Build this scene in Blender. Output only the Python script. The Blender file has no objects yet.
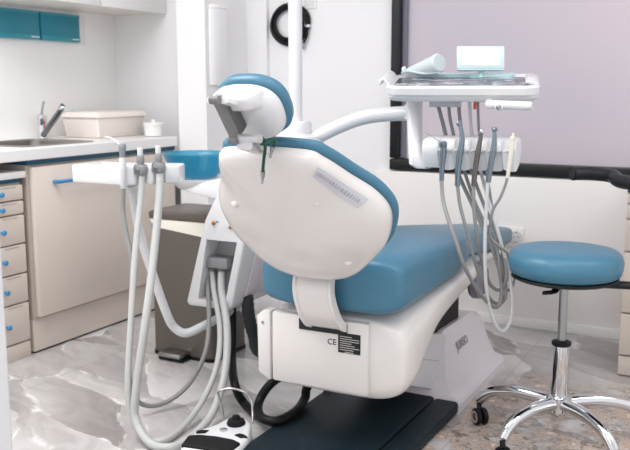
import bpy, bmesh, math, random
from mathutils import Vector, Matrix
random.seed(4)
PI = math.pi
SC = bpy.context.scene
COL = SC.collection

# ------------------------------------------------------------------ camera numbers
FPX = 850.0; PITCH = math.radians(9.2); YAW = math.radians(27.7); HC = 1.15
_fh = Vector((-math.sin(YAW), math.cos(YAW), 0)); _R = Vector((math.cos(YAW), math.sin(YAW), 0)); _U = Vector((0, 0, 1))
_fw = _fh*math.cos(PITCH) - _U*math.sin(PITCH); _up = _fh*math.sin(PITCH) + _U*math.cos(PITCH)
def _ray(x, y): return _fw + _R*((x-315)/FPX) - _up*((y-225)/FPX)
def at(x, y, Y):                       # survey helper: the point of the room at depth Y seen at a photo position
    d = _ray(x, y); return Vector((0, 0, HC)) + d*(Y/d.y)
def atx(x, y, X):
    d = _ray(x, y); return Vector((0, 0, HC)) + d*(X/d.x)

# ------------------------------------------------------------------ materials
def lin(c): c = c/255.0; return c/12.92 if c <= 0.04045 else ((c+0.055)/1.055)**2.4
def rgb(r, g, b): return (lin(r), lin(g), lin(b), 1)
def mat(name, c, rough=0.5, metal=0.0, spec=0.5, coat=0.0, bump=0.0, bscale=200.0, var=0.0, vscale=8.0, trans=0.0, ior=1.45, alpha=1.0):
    m = bpy.data.materials.new(name); m.use_nodes = True
    nt = m.node_tree; b = nt.nodes['Principled BSDF']
    b.inputs['Base Color'].default_value = c; b.inputs['Roughness'].default_value = rough
    b.inputs['Metallic'].default_value = metal; b.inputs['Specular IOR Level'].default_value = spec
    b.inputs['Coat Weight'].default_value = coat; b.inputs['Coat Roughness'].default_value = 0.08
    b.inputs['Transmission Weight'].default_value = trans; b.inputs['IOR'].default_value = ior
    b.inputs['Alpha'].default_value = alpha
    tc = nt.nodes.new('ShaderNodeTexCoord')
    n = nt.nodes.new('ShaderNodeTexNoise'); n.inputs['Scale'].default_value = vscale; n.inputs['Detail'].default_value = 4
    nt.links.new(tc.outputs['Object'], n.inputs['Vector'])
    if var > 0:
        r = nt.nodes.new('ShaderNodeMix'); r.data_type = 'RGBA'
        r.inputs['A'].default_value = tuple(v*(1-var) for v in c[:3])+(1,)
        r.inputs['B'].default_value = tuple(min(1, v*(1+var)) for v in c[:3])+(1,)
        nt.links.new(n.outputs['Fac'], r.inputs['Factor']); nt.links.new(r.outputs['Result'], b.inputs['Base Color'])
    if bump > 0:
        n2 = nt.nodes.new('ShaderNodeTexNoise'); n2.inputs['Scale'].default_value = bscale
        bp = nt.nodes.new('ShaderNodeBump'); bp.inputs['Strength'].default_value = bump; bp.inputs['Distance'].default_value = 0.002
        nt.links.new(tc.outputs['Object'], n2.inputs['Vector']); nt.links.new(n2.outputs['Fac'], bp.inputs['Height'])
        nt.links.new(bp.outputs['Normal'], b.inputs['Normal'])
    return m
M = {}
M['white'] = mat('white_plastic', rgb(221, 221, 223), 0.28, coat=0.3, var=0.01)
M['pearl'] = mat('pearl_shell', rgb(224, 219, 216), 0.25, coat=0.5, var=0.015)
M['lilac_white'] = mat('cover_white', rgb(224, 218, 224), 0.3, coat=0.3, var=0.01)
M['paint'] = mat('wall_paint', rgb(241, 240, 241), 0.8, bump=0.15, bscale=120, var=0.01, vscale=3)
M['paint_warm'] = mat('backsplash', rgb(251, 249, 247), 0.5, var=0.01)
M['panel'] = mat('wainscot', rgb(243, 239, 236), 0.6, bump=0.12, bscale=90, var=0.012)
M['skirt'] = mat('skirting', rgb(242, 240, 239), 0.4)
M['blue'] = mat('blue_vinyl', rgb(70, 120, 145), 0.34, spec=0.5, bump=0.06, bscale=350, var=0.03)
M['navy'] = mat('navy_rubber', rgb(12, 30, 38), 0.55, spec=0.3, bump=0.25, bscale=260, var=0.08)
M['black'] = mat('black_rubber', rgb(15, 16, 18), 0.5, spec=0.3, bump=0.1, bscale=200, var=0.1)
M['conduit'] = mat('dark_conduit', rgb(44, 48, 52), 0.5, var=0.05)
M['blackmetal'] = mat('black_frame', rgb(20, 24, 26), 0.4, var=0.05)
M['vinylblack'] = mat('black_vinyl', rgb(28, 28, 30), 0.38, bump=0.2, bscale=300, var=0.06)
M['grey'] = mat('grey_plastic', rgb(138, 139, 141), 0.4, var=0.03)
M['shaded_grey'] = mat('shaded_bracket_grey', rgb(92, 91, 92), 0.45, var=0.03)  # bracket grey darkened to paint the shaded side of the bar
M['midgrey'] = mat('bracket_grey', rgb(120, 119, 119), 0.42, var=0.03)
M['darkhose'] = mat('grey_hose', rgb(142, 141, 141), 0.45, var=0.03)
M['hose'] = mat('light_grey_hose', rgb(188, 189, 187), 0.42, var=0.03)
M['palehose'] = mat('pale_hose', rgb(206, 207, 208), 0.4, var=0.02)
M['darkchrome'] = mat('dark_chrome', rgb(120, 120, 122), 0.14, metal=1, var=0.02)
M['chrome'] = mat('chrome', rgb(215, 216, 218), 0.08, metal=1, var=0.02)
M['skirtmetal'] = mat('satin_aluminium', rgb(212, 212, 214), 0.32, metal=0.6, var=0.02)
M['steel'] = mat('brushed_steel', rgb(165, 165, 166), 0.3, metal=1, bump=0.05, bscale=300, var=0.03)
M['sinksteel'] = mat('sink_steel', rgb(150, 143, 138), 0.32, metal=0.9, var=0.04)
M['handpiece'] = mat('handpiece_metal', rgb(128, 140, 150), 0.25, metal=0.8, var=0.04)
M['handpiece_dark'] = mat('handpiece_dark', rgb(112, 108, 106), 0.28, metal=0.75, var=0.04)
M['ivory'] = mat('ivory_plastic', rgb(226, 220, 205), 0.4, var=0.02)
M['beige'] = mat('beige_laminate', rgb(221, 209, 198), 0.5, bump=0.06, bscale=150, var=0.015)
M['taupe'] = mat('taupe_edge', rgb(186, 174, 164), 0.55, var=0.02)
M['darkgap'] = mat('shadow_gap', rgb(52, 50, 48), 0.8, var=0.05)
M['top'] = mat('white_worktop', rgb(240, 238, 237), 0.35, coat=0.2, var=0.008)
M['petrol'] = mat('petrol_strip', rgb(26, 84, 108), 0.4, var=0.04)
M['handleblue'] = mat('blue_handle', rgb(52, 136, 190), 0.35, coat=0.3, var=0.03)
M['bin'] = mat('taupe_bin', rgb(104, 98, 92), 0.36, metal=0.25, var=0.03)
M['binlid'] = mat('bin_lid', rgb(98, 90, 85), 0.4, metal=0.1, var=0.03)
M['bag'] = mat('bin_bag', rgb(244, 240, 228), 0.5, var=0.03)
M['cream'] = mat('cream_plastic', rgb(242, 233, 225), 0.45, var=0.015)
M['green'] = mat('green_cord', rgb(14, 72, 50), 0.5, var=0.1)
M['brass'] = mat('brass_fitting', rgb(170, 120, 60), 0.3, metal=0.8, var=0.05)
M['mint'] = mat('mint_glass', rgb(190, 226, 230), 0.2, coat=0.3, var=0.02)
M['screen'] = mat('pale_screen', rgb(236, 238, 236), 0.15, coat=0.5, var=0.02)
M['monitorwhite'] = mat('monitor_white', rgb(206, 222, 225), 0.3, coat=0.3, var=0.01)
M['film'] = mat('clear_film', rgb(222, 234, 236), 0.25, trans=0.25, var=0.03)
M['orange'] = mat('orange_tag', rgb(214, 92, 40), 0.5, var=0.03)
M['lettering'] = mat('grey_lettering', rgb(140, 136, 138), 0.5, var=0.02)
M['ink'] = mat('black_ink', rgb(16, 22, 24), 0.5, var=0.05)
M['plate_text'] = mat('label_lines', rgb(188, 186, 182), 0.5, var=0.03)
M['strip'] = mat('clear_strip', rgb(196, 196, 202), 0.3, coat=0.4, var=0.02)
M['strip_ink'] = mat('strip_ink', rgb(166, 164, 172), 0.4, var=0.02)
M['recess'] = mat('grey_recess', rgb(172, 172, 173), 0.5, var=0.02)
M['purplegrey'] = mat('hinge_grey', rgb(132, 128, 140), 0.45, var=0.03)
M['red'] = mat('red_mark', rgb(176, 40, 44), 0.5, var=0.02)

# teal translucent packets: gloss and a lighter band top and bottom (moulded into them)
M['teal'] = mat('teal_plastic', rgb(8, 132, 154), 0.3, coat=0.3, var=0.05, vscale=14)
M['teal_light'] = mat('teal_band', rgb(36, 150, 168), 0.3, coat=0.3, var=0.03)
M['bowl'] = mat('blue_glass', rgb(24, 148, 186), 0.06, trans=0.35, ior=1.2, alpha=0.66, coat=0.3, var=0.02)

def mat_floor():
    m = bpy.data.materials.new('polished_marble'); m.use_nodes = True
    nt = m.node_tree; N = nt.nodes; L = nt.links; b = N['Principled BSDF']
    b.inputs['Roughness'].default_value = 0.16; b.inputs['Specular IOR Level'].default_value = 0.45
    tc = N.new('ShaderNodeTexCoord'); mp = N.new('ShaderNodeMapping'); mp.inputs['Scale'].default_value = (1, 1, 1)
    mp.inputs['Rotation'].default_value = (0, 0, 0.5)
    L.new(tc.outputs['Object'], mp.inputs['Vector'])
    nz = N.new('ShaderNodeTexNoise'); nz.inputs['Scale'].default_value = 2.2; nz.inputs['Detail'].default_value = 5
    L.new(mp.outputs['Vector'], nz.inputs['Vector'])
    ad = N.new('ShaderNodeVectorMath'); ad.operation = 'MULTIPLY_ADD'
    ad.inputs[1].default_value = (0.22, 0.22, 0); L.new(nz.outputs['Color'], ad.inputs[0]); L.new(mp.outputs['Vector'], ad.inputs[2])
    st = N.new('ShaderNodeMapping'); st.inputs['Scale'].default_value = (0.85, 2.0, 1); L.new(ad.outputs['Vector'], st.inputs['Vector'])
    vo = N.new('ShaderNodeTexVoronoi'); vo.inputs['Scale'].default_value = 2.1; L.new(st.outputs['Vector'], vo.inputs['Vector'])
    ve = N.new('ShaderNodeTexVoronoi'); ve.feature = 'DISTANCE_TO_EDGE'; ve.inputs['Scale'].default_value = 2.1; L.new(st.outputs['Vector'], ve.inputs['Vector'])
    bw = N.new('ShaderNodeSeparateColor'); L.new(vo.outputs['Color'], bw.inputs['Color'])
    df = N.new('ShaderNodeVectorMath'); df.operation = 'SUBTRACT'
    sc1 = N.new('ShaderNodeVectorMath'); sc1.operation = 'SCALE'; sc1.inputs['Scale'].default_value = 2.1; L.new(st.outputs['Vector'], sc1.inputs[0])
    sc2 = N.new('ShaderNodeVectorMath'); sc2.operation = 'SCALE'; sc2.inputs['Scale'].default_value = 2.1; L.new(vo.outputs['Position'], sc2.inputs[0])
    L.new(sc1.outputs['Vector'], df.inputs[0]); L.new(sc2.outputs['Vector'], df.inputs[1])
    rd = N.new('ShaderNodeVectorMath'); rd.operation = 'SUBTRACT'; rd.inputs[1].default_value = (0.5, 0.5, 0.5); L.new(vo.outputs['Color'], rd.inputs[0])
    gr = N.new('ShaderNodeVectorMath'); gr.operation = 'DOT_PRODUCT'; L.new(df.outputs['Vector'], gr.inputs[0]); L.new(rd.outputs['Vector'], gr.inputs[1])
    n2 = N.new('ShaderNodeTexNoise'); n2.inputs['Scale'].default_value = 5; n2.inputs['Detail'].default_value = 8; n2.inputs['Distortion'].default_value = 1.4
    L.new(st.outputs['Vector'], n2.inputs['Vector'])
    mixf = N.new('ShaderNodeMath'); mixf.operation = 'MULTIPLY_ADD'; mixf.inputs[1].default_value = 0.55
    L.new(bw.outputs['Red'], mixf.inputs[0])
    hn = N.new('ShaderNodeMath'); hn.operation = 'MULTIPLY'; hn.inputs[1].default_value = 0.5; L.new(n2.outputs['Fac'], hn.inputs[0])
    hg = N.new('ShaderNodeMath'); hg.operation = 'MULTIPLY_ADD'; hg.inputs[1].default_value = 0.9; L.new(gr.outputs['Value'], hg.inputs[0]); L.new(hn.outputs[0], hg.inputs[2])
    L.new(hg.outputs[0], mixf.inputs[2])
    cr = N.new('ShaderNodeValToRGB'); e = cr.color_ramp.elements
    e[0].position = 0.12; e[0].color = rgb(142, 137, 136)
    e[1].position = 0.9; e[1].color = rgb(220, 217, 216)
    x = e.new(0.5); x.color = rgb(178, 174, 173)
    L.new(mixf.outputs[0], cr.inputs['Fac'])
    vr = N.new('ShaderNodeValToRGB'); f = vr.color_ramp.elements
    f[0].position = 0.0; f[0].color = (1, 1, 1, 1); f[1].position = 0.03; f[1].color = (0, 0, 0, 1)
    L.new(ve.outputs['Distance'], vr.inputs['Fac'])
    vs_ = N.new('ShaderNodeMapRange'); vs_.inputs['From Min'].default_value = 0.48; vs_.inputs['From Max'].default_value = 0.66; L.new(n2.outputs['Fac'], vs_.inputs['Value'])
    vm = N.new('ShaderNodeMath'); vm.operation = 'MULTIPLY'; L.new(vr.outputs['Color'], vm.inputs[0]); L.new(vs_.outputs['Result'], vm.inputs[1])
    m1 = N.new('ShaderNodeMix'); m1.data_type = 'RGBA'; m1.inputs['B'].default_value = rgb(240, 237, 235)
    L.new(vm.outputs[0], m1.inputs['Factor']); L.new(cr.outputs['Color'], m1.inputs['A'])
    # rusty breccia patch of the stone beside the stool
    ds = N.new('ShaderNodeVectorMath'); ds.operation = 'DISTANCE'; ds.inputs[1].default_value = (-0.38, 2.55, 0)
    nn = N.new('ShaderNodeTexNoise'); nn.inputs['Scale'].default_value = 5.0; nn.inputs['Detail'].default_value = 6
    L.new(tc.outputs['Object'], nn.inputs['Vector'])
    L.new(tc.outputs['Object'], ds.inputs[0])
    dd = N.new('ShaderNodeMath'); dd.operation = 'MULTIPLY_ADD'; dd.inputs[1].default_value = 0.75; L.new(nn.outputs['Fac'], dd.inputs[0]); L.new(ds.outputs['Value'], dd.inputs[2])
    mr = N.new('ShaderNodeMapRange'); mr.inputs['From Min'].default_value = 1.28; mr.inputs['From Max'].default_value = 1.0
    L.new(dd.outputs[0], mr.inputs['Value'])
    bl = N.new('ShaderNodeTexNoise'); bl.inputs['Scale'].default_value = 7.5; bl.inputs['Detail'].default_value = 9; bl.inputs['Roughness'].default_value = 0.62
    L.new(tc.outputs['Object'], bl.inputs['Vector'])
    bm_ = N.new('ShaderNodeMapRange'); bm_.inputs['From Min'].default_value = 0.42; bm_.inputs['From Max'].default_value = 0.49; L.new(bl.outputs['Fac'], bm_.inputs['Value'])
    mk = N.new('ShaderNodeMath'); mk.operation = 'MULTIPLY'; L.new(mr.outputs['Result'], mk.inputs[0]); L.new(bm_.outputs['Result'], mk.inputs[1])
    rn = N.new('ShaderNodeTexNoise'); rn.inputs['Scale'].default_value = 15; rn.inputs['Detail'].default_value = 10; rn.inputs['Roughness'].default_value = 0.68; rn.inputs['Distortion'].default_value = 0.25
    L.new(tc.outputs['Object'], rn.inputs['Vector'])
    rr = N.new('ShaderNodeValToRGB'); g = rr.color_ramp.elements
    g[0].position = 0.38; g[0].color = rgb(98, 84, 76); g[1].position = 0.66; g[1].color = rgb(236, 230, 224)
    y = g.new(0.46); y.color = rgb(150, 134, 122); y = g.new(0.52); y.color = rgb(198, 188, 181); y = g.new(0.57); y.color = rgb(176, 146, 124)
    L.new(rn.outputs['Fac'], rr.inputs['Fac'])
    m2 = N.new('ShaderNodeMix'); m2.data_type = 'RGBA'
    L.new(mk.outputs[0], m2.inputs['Factor']); L.new(m1.outputs['Result'], m2.inputs['A']); L.new(rr.outputs['Color'], m2.inputs['B'])
    # tile joints
    sx = N.new('ShaderNodeSeparateXYZ'); L.new(tc.outputs['Object'], sx.inputs['Vector'])
    def joint(sock, off, size):
        a = N.new('ShaderNodeMath'); a.operation = 'ADD'; a.inputs[1].default_value = off; L.new(sock, a.inputs[0])
        w = N.new('ShaderNodeMath'); w.operation = 'PINGPONG'; w.inputs[1].default_value = size/2; L.new(a.outputs[0], w.inputs[0])
        c = N.new('ShaderNodeMath'); c.operation = 'LESS_THAN'; c.inputs[1].default_value = 0.0014; L.new(w.outputs[0], c.inputs[0]); return c
    j1 = joint(sx.outputs['X'], 0.84, 0.8); j2 = joint(sx.outputs['Y'], -0.75, 1.6)
    jm = N.new('ShaderNodeMath'); jm.operation = 'MAXIMUM'; L.new(j1.outputs[0], jm.inputs[0]); L.new(j2.outputs[0], jm.inputs[1])
    js = N.new('ShaderNodeMath'); js.operation = 'MULTIPLY'; js.inputs[1].default_value = 0.5; L.new(jm.outputs[0], js.inputs[0])
    m3 = N.new('ShaderNodeMix'); m3.data_type = 'RGBA'; m3.inputs['B'].default_value = rgb(128, 122, 118)
    L.new(js.outputs[0], m3.inputs['Factor']); L.new(m2.outputs['Result'], m3.inputs['A'])
    L.new(m3.outputs['Result'], b.inputs['Base Color'])
    return m
M['floor'] = mat_floor()

def mat_pane():
    m = bpy.data.materials.new('lilac_frosted_glass'); m.use_nodes = True
    nt = m.node_tree; b = nt.nodes['Principled BSDF']
    tc = nt.nodes.new('ShaderNodeTexCoord'); n = nt.nodes.new('ShaderNodeTexNoise'); n.inputs['Scale'].default_value = 0.9; n.inputs['Detail'].default_value = 1
    nt.links.new(tc.outputs['Object'], n.inputs['Vector'])
    r = nt.nodes.new('ShaderNodeValToRGB'); r.color_ramp.elements[0].position = 0.3; r.color_ramp.elements[0].color = rgb(198, 190, 200)
    r.color_ramp.elements[1].position = 0.7; r.color_ramp.elements[1].color = rgb(218, 204, 212)
    nt.links.new(n.outputs['Fac'], r.inputs['Fac']); nt.links.new(r.outputs['Color'], b.inputs['Base Color'])
    b.inputs['Roughness'].default_value = 0.35
    return m
M['pane'] = mat_pane()

def mat_mat():
    m = bpy.data.materials.new('control_mat'); m.use_nodes = True
    nt = m.node_tree; b = nt.nodes['Principled BSDF']; b.inputs['Roughness'].default_value = 0.2
    tc = nt.nodes.new('ShaderNodeTexCoord'); mp = nt.nodes.new('ShaderNodeMapping'); mp.inputs['Scale'].default_value = (7, 13, 1)
    mp.inputs['Rotation'].default_value = (0, 0, 0.5)
    n = nt.nodes.new('ShaderNodeTexNoise'); n.inputs['Scale'].default_value = 1.3; n.inputs['Detail'].default_value = 3; n.inputs['Distortion'].default_value = 2.5
    nt.links.new(tc.outputs['Object'], mp.inputs['Vector']); nt.links.new(mp.outputs['Vector'], n.inputs['Vector'])
    r = nt.nodes.new('ShaderNodeValToRGB'); e = r.color_ramp.elements
    e[0].position = 0.42; e[0].color = rgb(62, 64, 74); e[1].position = 0.64; e[1].color = rgb(206, 202, 212)  # keypad pattern, with the tray's reflection painted into these tones
    x = e.new(0.51); x.color = rgb(120, 120, 132)
    nt.links.new(n.outputs['Fac'], r.inputs['Fac']); nt.links.new(r.outputs['Color'], b.inputs['Base Color'])
    return m
M['mat'] = mat_mat()

# ------------------------------------------------------------------ mesh helpers
ORIGIN = {}
def catmull(pts, n=8, closed=False):
    P = [Vector(p) for p in pts]; out = []; k = len(P)
    for i in range(k if closed else k-1):
        if closed: a, b, c, d = P[(i-1) % k], P[i], P[(i+1) % k], P[(i+2) % k]
        else: a, b, c, d = P[max(i-1, 0)], P[i], P[i+1], P[min(i+2, k-1)]
        for j in range(n):
            t = j/n
            out.append(0.5*((2*b)+(c-a)*t+(2*a-5*b+4*c-d)*t*t+(3*b-a-3*c+d)*t**3))
    if not closed: out.append(P[-1])
    return out
class MB:
    def __init__(s): s.bm = bmesh.new()
    def rings(s, secs, cap0=True, cap1=True, closed=False, mtx=None):
        bm = s.bm; R = []
        for sec in secs:
            R.append([bm.verts.new((mtx @ Vector(p)) if mtx else Vector(p)) for p in sec])
        n = len(R[0]); k = len(R)
        for i in range(k if closed else k-1):
            A, B = R[i], R[(i+1) % k]
            for j in range(n): bm.faces.new((A[j], A[(j+1) % n], B[(j+1) % n], B[j]))
        if not closed:
            if cap0: bm.faces.new(list(reversed(R[0])))
            if cap1: bm.faces.new(R[-1])
        return s
    def box(s, x0, x1, y0, y1, z0, z1, bev=0.0, seg=2, mtx=None):
        t = bmesh.new(); bmesh.ops.create_cube(t, size=1)
        for v in t.verts: v.co = Vector(((x0+x1)/2+v.co.x*(x1-x0), (y0+y1)/2+v.co.y*(y1-y0), (z0+z1)/2+v.co.z*(z1-z0)))
        if bev > 0: bmesh.ops.bevel(t, geom=t.edges[:], offset=bev, segments=seg, profile=0.5, affect='EDGES', clamp_overlap=True)
        if mtx: bmesh.ops.transform(t, matrix=mtx, verts=t.verts)
        return s.merge(t)
    def merge(s, t):
        me = bpy.data.meshes.new('tmp'); t.to_mesh(me); t.free(); s.bm.from_mesh(me); bpy.data.meshes.remove(me); return s
    def tube(s, pts, r, seg=10, smooth=8, closed=False, ry=None, cap=True, ribs=0):
        P = catmull(pts, smooth, closed) if smooth > 1 else [Vector(p) for p in pts]
        if ribs:
            Q = []
            acc = 0
            for i in range(len(P)-1):
                L = (P[i+1]-P[i]).length; q = max(1, int(L/ribs))
                for j in range(q): Q.append(P[i].lerp(P[i+1], j/q))
            Q.append(P[-1]); P = Q
        n = len(P); T = []
        for i in range(n):
            if closed: t = P[(i+1) % n]-P[(i-1) % n]
            else: t = P[min(i+1, n-1)]-P[max(i-1, 0)]
            T.append(t.normalized() if t.length > 1e-9 else Vector((0, 0, 1)))
        ref = Vector((0, 0, 1)) if abs(T[0].z) < 0.9 else Vector((1, 0, 0))
        N = (ref - T[0]*ref.dot(T[0])).normalized(); secs = []
        for i in range(n):
            N = (N - T[i]*N.dot(T[i])).normalized(); B = T[i].cross(N)
            rr = r(i/(n-1)) if callable(r) else r
            if ribs and i % 2: rr *= 0.9
            r2 = ry if ry else rr
            secs.append([P[i]+N*(math.cos(2*PI*k/seg)*rr)+B*(math.sin(2*PI*k/seg)*r2) for k in range(seg)])
        return s.rings(secs, cap, cap, closed)
    def lathe(s, prof, c=(0, 0, 0), axis=None, seg=32):
        c = Vector(c); z = Vector(axis).normalized() if axis else Vector((0, 0, 1))
        x = (Vector((1, 0, 0)) if abs(z.x) < 0.9 else Vector((0, 1, 0))); x = (x - z*x.dot(z)).normalized(); y = z.cross(x)
        secs = [[c+z*h+x*(math.cos(2*PI*k/seg)*r)+y*(math.sin(2*PI*k/seg)*r) for k in range(seg)] for r, h in prof]
        return s.rings(secs)
    def prism(s, poly, d0, d1, fr, bev=0.0, seg=2):   # poly in 2D; fr(u, v, d) -> Vector
        t = bmesh.new()
        a = [t.verts.new(fr(u, v, d0)) for u, v in poly]; b = [t.verts.new(fr(u, v, d1)) for u, v in poly]
        n = len(poly)
        t.faces.new(list(reversed(a))); t.faces.new(b)
        for i in range(n): t.faces.new((a[i], a[(i+1) % n], b[(i+1) % n], b[i]))
        bmesh.ops.recalc_face_normals(t, faces=t.faces[:])
        if bev > 0: bmesh.ops.bevel(t, geom=t.edges[:], offset=bev, segments=seg, profile=0.5, affect='EDGES', clamp_overlap=True)
        return s.merge(t)
    def sphere(s, c, r, sc=(1, 1, 1), seg=20):
        t = bmesh.new(); bmesh.ops.create_uvsphere(t, u_segments=seg, v_segments=seg//2, radius=r)
        for v in t.verts: v.co = Vector(c)+Vector((v.co.x*sc[0], v.co.y*sc[1], v.co.z*sc[2]))
        return s.merge(t)
    def build(s, name, m, parent=None, loc=None, smooth=True, ang=38):
        bmesh.ops.recalc_face_normals(s.bm, faces=s.bm.faces[:])
        if parent is not None: off = ORIGIN[parent]
        elif loc is not None: off = Vector(loc)
        else:
            xs = [v.co for v in s.bm.verts]
            off = Vector(((min(v.x for v in xs)+max(v.x for v in xs))/2, (min(v.y for v in xs)+max(v.y for v in xs))/2, min(v.z for v in xs)))
        for v in s.bm.verts: v.co -= off
        me = bpy.data.meshes.new(name); s.bm.to_mesh(me); s.bm.free()
        me.materials.append(M[m] if isinstance(m, str) else m)
        if smooth:
            for p in me.polygons: p.use_smooth = True
            try: me.set_sharp_from_angle(angle=math.radians(ang))
            except Exception: pass
        o = bpy.data.objects.new(name, me); COL.objects.link(o)
        if parent is not None: o.parent = parent
        else: o.location = off
        ORIGIN[o] = off.copy()
        return o
def thing(name, label, cat, loc, group=None):
    o = bpy.data.objects.new(name, None); COL.objects.link(o); o.location = loc; o.empty_display_size = 0.05
    o['label'] = label; o['category'] = cat
    if group: o['group'] = group
    ORIGIN[o] = Vector(loc); return o
def tag(o, label, cat, group=None):
    o['label'] = label; o['category'] = cat
    if group: o['group'] = group
    return o
def struct(o): o['kind'] = 'structure'; return o
def text_mesh(name, body, size, m, parent, mtx, depth=0.0008):
    cu = bpy.data.curves.new(name, 'FONT'); cu.body = body; cu.size = size; cu.extrude = depth; cu.align_x = 'CENTER'; cu.align_y = 'CENTER'
    tmp = bpy.data.objects.new(name, cu); COL.objects.link(tmp)
    dg = bpy.context.evaluated_depsgraph_get(); me = bpy.data.meshes.new_from_object(tmp.evaluated_get(dg))
    bpy.data.objects.remove(tmp); bpy.data.curves.remove(cu)
    me.transform(mtx); me.transform(Matrix.Translation(-ORIGIN[parent]))
    me.materials.clear(); me.materials.append(M[m])
    o = bpy.data.objects.new(name, me); COL.objects.link(o); o.parent = parent; ORIGIN[o] = ORIGIN[parent]; return o
def cut(o, cutter_mb, smooth=True):                       # carve a real recess
    off = ORIGIN[o]
    bmesh.ops.recalc_face_normals(cutter_mb.bm, faces=cutter_mb.bm.faces[:])
    for v in cutter_mb.bm.verts: v.co -= off
    me = bpy.data.meshes.new('c'); cutter_mb.bm.to_mesh(me); cutter_mb.bm.free()
    c = bpy.data.objects.new('c', me); COL.objects.link(c)
    pm = o.parent; o.parent = None; c.location = o.location
    md = o.modifiers.new('b', 'BOOLEAN'); md.object = c; md.operation = 'DIFFERENCE'; md.solver = 'EXACT'
    bpy.context.view_layer.update()
    dg = bpy.context.evaluated_depsgraph_get(); nm = bpy.data.meshes.new_from_object(o.evaluated_get(dg))
    o.modifiers.clear(); o.data = nm; o.parent = pm
    bpy.data.objects.remove(c)
    for p in nm.polygons: p.use_smooth = smooth
    if smooth: nm.set_sharp_from_angle(angle=math.radians(38))
def super_sec(y, cx, hw, z0, z1, e=5.0, n=40):
    zc = (z0+z1)/2; hh = (z1-z0)/2; out = []
    for k in range(n):
        a = 2*PI*k/n; ca, sa = math.cos(a), math.sin(a)
        out.append(Vector((cx+hw*math.copysign(abs(ca)**(2/e), ca), y, zc+hh*math.copysign(abs(sa)**(2/e), sa))))
    return out
def interp_secs(rows, n=6):                   # smooth rows of numbers
    return [tuple(v) for v in _cm(rows, n)]
def _cm(rows, n):
    out = []; k = len(rows)
    for i in range(k-1):
        a, b, c, d = rows[max(i-1, 0)], rows[i], rows[i+1], rows[min(i+2, k-1)]
        for j in range(n):
            t = j/n
            out.append([0.5*(2*B+(C-A)*t+(2*A-5*B+4*C-D)*t*t+(3*B-A-3*C+D)*t**3) for A, B, C, D in zip(a, b, c, d)])
    out.append(list(rows[-1])); return out
def rrect(hx, hy, r, n=6):
    out = []
    for cx, cy, a0 in ((hx-r, hy-r, 0), (-hx+r, hy-r, PI/2), (-hx+r, -hy+r, PI), (hx-r, -hy+r, 1.5*PI)):
        for k in range(n+1):
            a = a0+k*PI/2/n; out.append((cx+r*math.cos(a), cy+r*math.sin(a)))
    return out

# ------------------------------------------------------------------ the setting
struct(MB().box(-3.6, 1.8, -0.6, 4.4, -0.06, 0.0).build('floor', 'floor', loc=(0, 0, 0), smooth=False))
struct(MB().box(-3.6, 1.8, -0.6, 4.4, 2.7, 2.78).build('ceiling', 'paint', smooth=False))
struct(MB().box(-3.42, -3.3, -0.6, 3.84, 0, 2.7).build('wall_left', 'paint_warm', smooth=False))
struct(MB().box(-3.42, -2.705, 3.84, 4.2, 0, 2.7).build('wall_alcove', 'paint', smooth=False))
struct(MB().box(-2.705, -2.53, 3.625, 4.2, 0, 2.7).build('wall_partition', 'paint', smooth=False))
wb = MB()
wb.box(-2.53, -1.67, 4.05, 4.2, 0, 2.7); wb.box(-1.67, 1.8, 4.05, 4.2, 0, 0.78); wb.box(-1.67, 1.8, 4.05, 4.2, 2.3, 2.7); wb.box(1.3, 1.8, 4.05, 4.2, 0.78, 2.3)
struct(wb.build('wall_back', 'paint', smooth=False))
struct(MB().box(-2.53, -2.405, 4.02, 4.05, 0, 2.7).build('trim_1', 'paint', smooth=False))
w = MB(); w.box(-1.68, 1.32, 4.015, 4.11, 0.735, 0.79, 0.004); w.box(-1.68, 1.32, 4.015, 4.11, 2.26, 2.32, 0.004); w.box(-1.68, -1.636, 4.015, 4.11, 0.795, 2.26, 0.004); w.box(1.26, 1.32, 4.015, 4.11, 0.795, 2.26, 0.004)
win = struct(w.build('window_1', 'blackmetal'))
MB().box(-1.65, 1.27, 4.085, 4.1, 0.79, 2.27).build('window_pane', 'pane', win, smooth=False)
MB().box(-1.636, -1.615, 4.06, 4.085, 0.795, 2.26).build('window_bead', 'purplegrey', win, smooth=False)
pn = MB(); pn.box(-1.755, 1.8, 4.015, 4.05, 0, 0.728, 0.004)
struct(pn.build('trim_2', 'panel'))
struct(MB().box(-1.757, 1.8, 3.998, 4.015, 0, 0.048, 0.004).build('baseboard_back', 'skirt'))
j = at(6.0, 315, 1.12)
struct(MB().box(j.x-0.4, j.x-0.0, 1.0, 1.12, 0, 2.7, 0.006).build('wall_entrance', 'white', smooth=False))

# ------------------------------------------------------------------ kitchenette
cab = thing('base_cabinet', 'beige sink base cabinet with a wide door and blue bar handle', 'cabinet', (-3.0, 3.1, 0))
MB().box(-3.29, -2.745, 2.6, 3.62, 0.15, 0.825).build('body', 'taupe', cab, smooth=False)
MB().box(-3.29, -2.75, 2.6, 3.62, 0.008, 0.15).build('plinth', 'beige', cab, smooth=False)
MB().box(-3.29, -2.75, 2.605, 3.62, 0.0, 0.008).build('plinth_seal', 'ink', cab, smooth=False)
MB().box(-3.29, -2.735, 2.6, 3.62, 0.825, 0.846).build('top_strip', 'petrol', cab, smooth=False)
dr = MB().box(-2.744, -2.722, 2.618, 3.6, 0.163, 0.815, 0.003).build('door', 'beige', cab)
MB().tube([(-2.722, 2.735, 0.745), (-2.695, 2.735, 0.745), (-2.69, 2.75, 0.745), (-2.69, 3.1, 0.745), (-2.695, 3.115, 0.745), (-2.722, 3.115, 0.745)], 0.008, 10, 3).build('handle', 'handleblue', dr)
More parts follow.
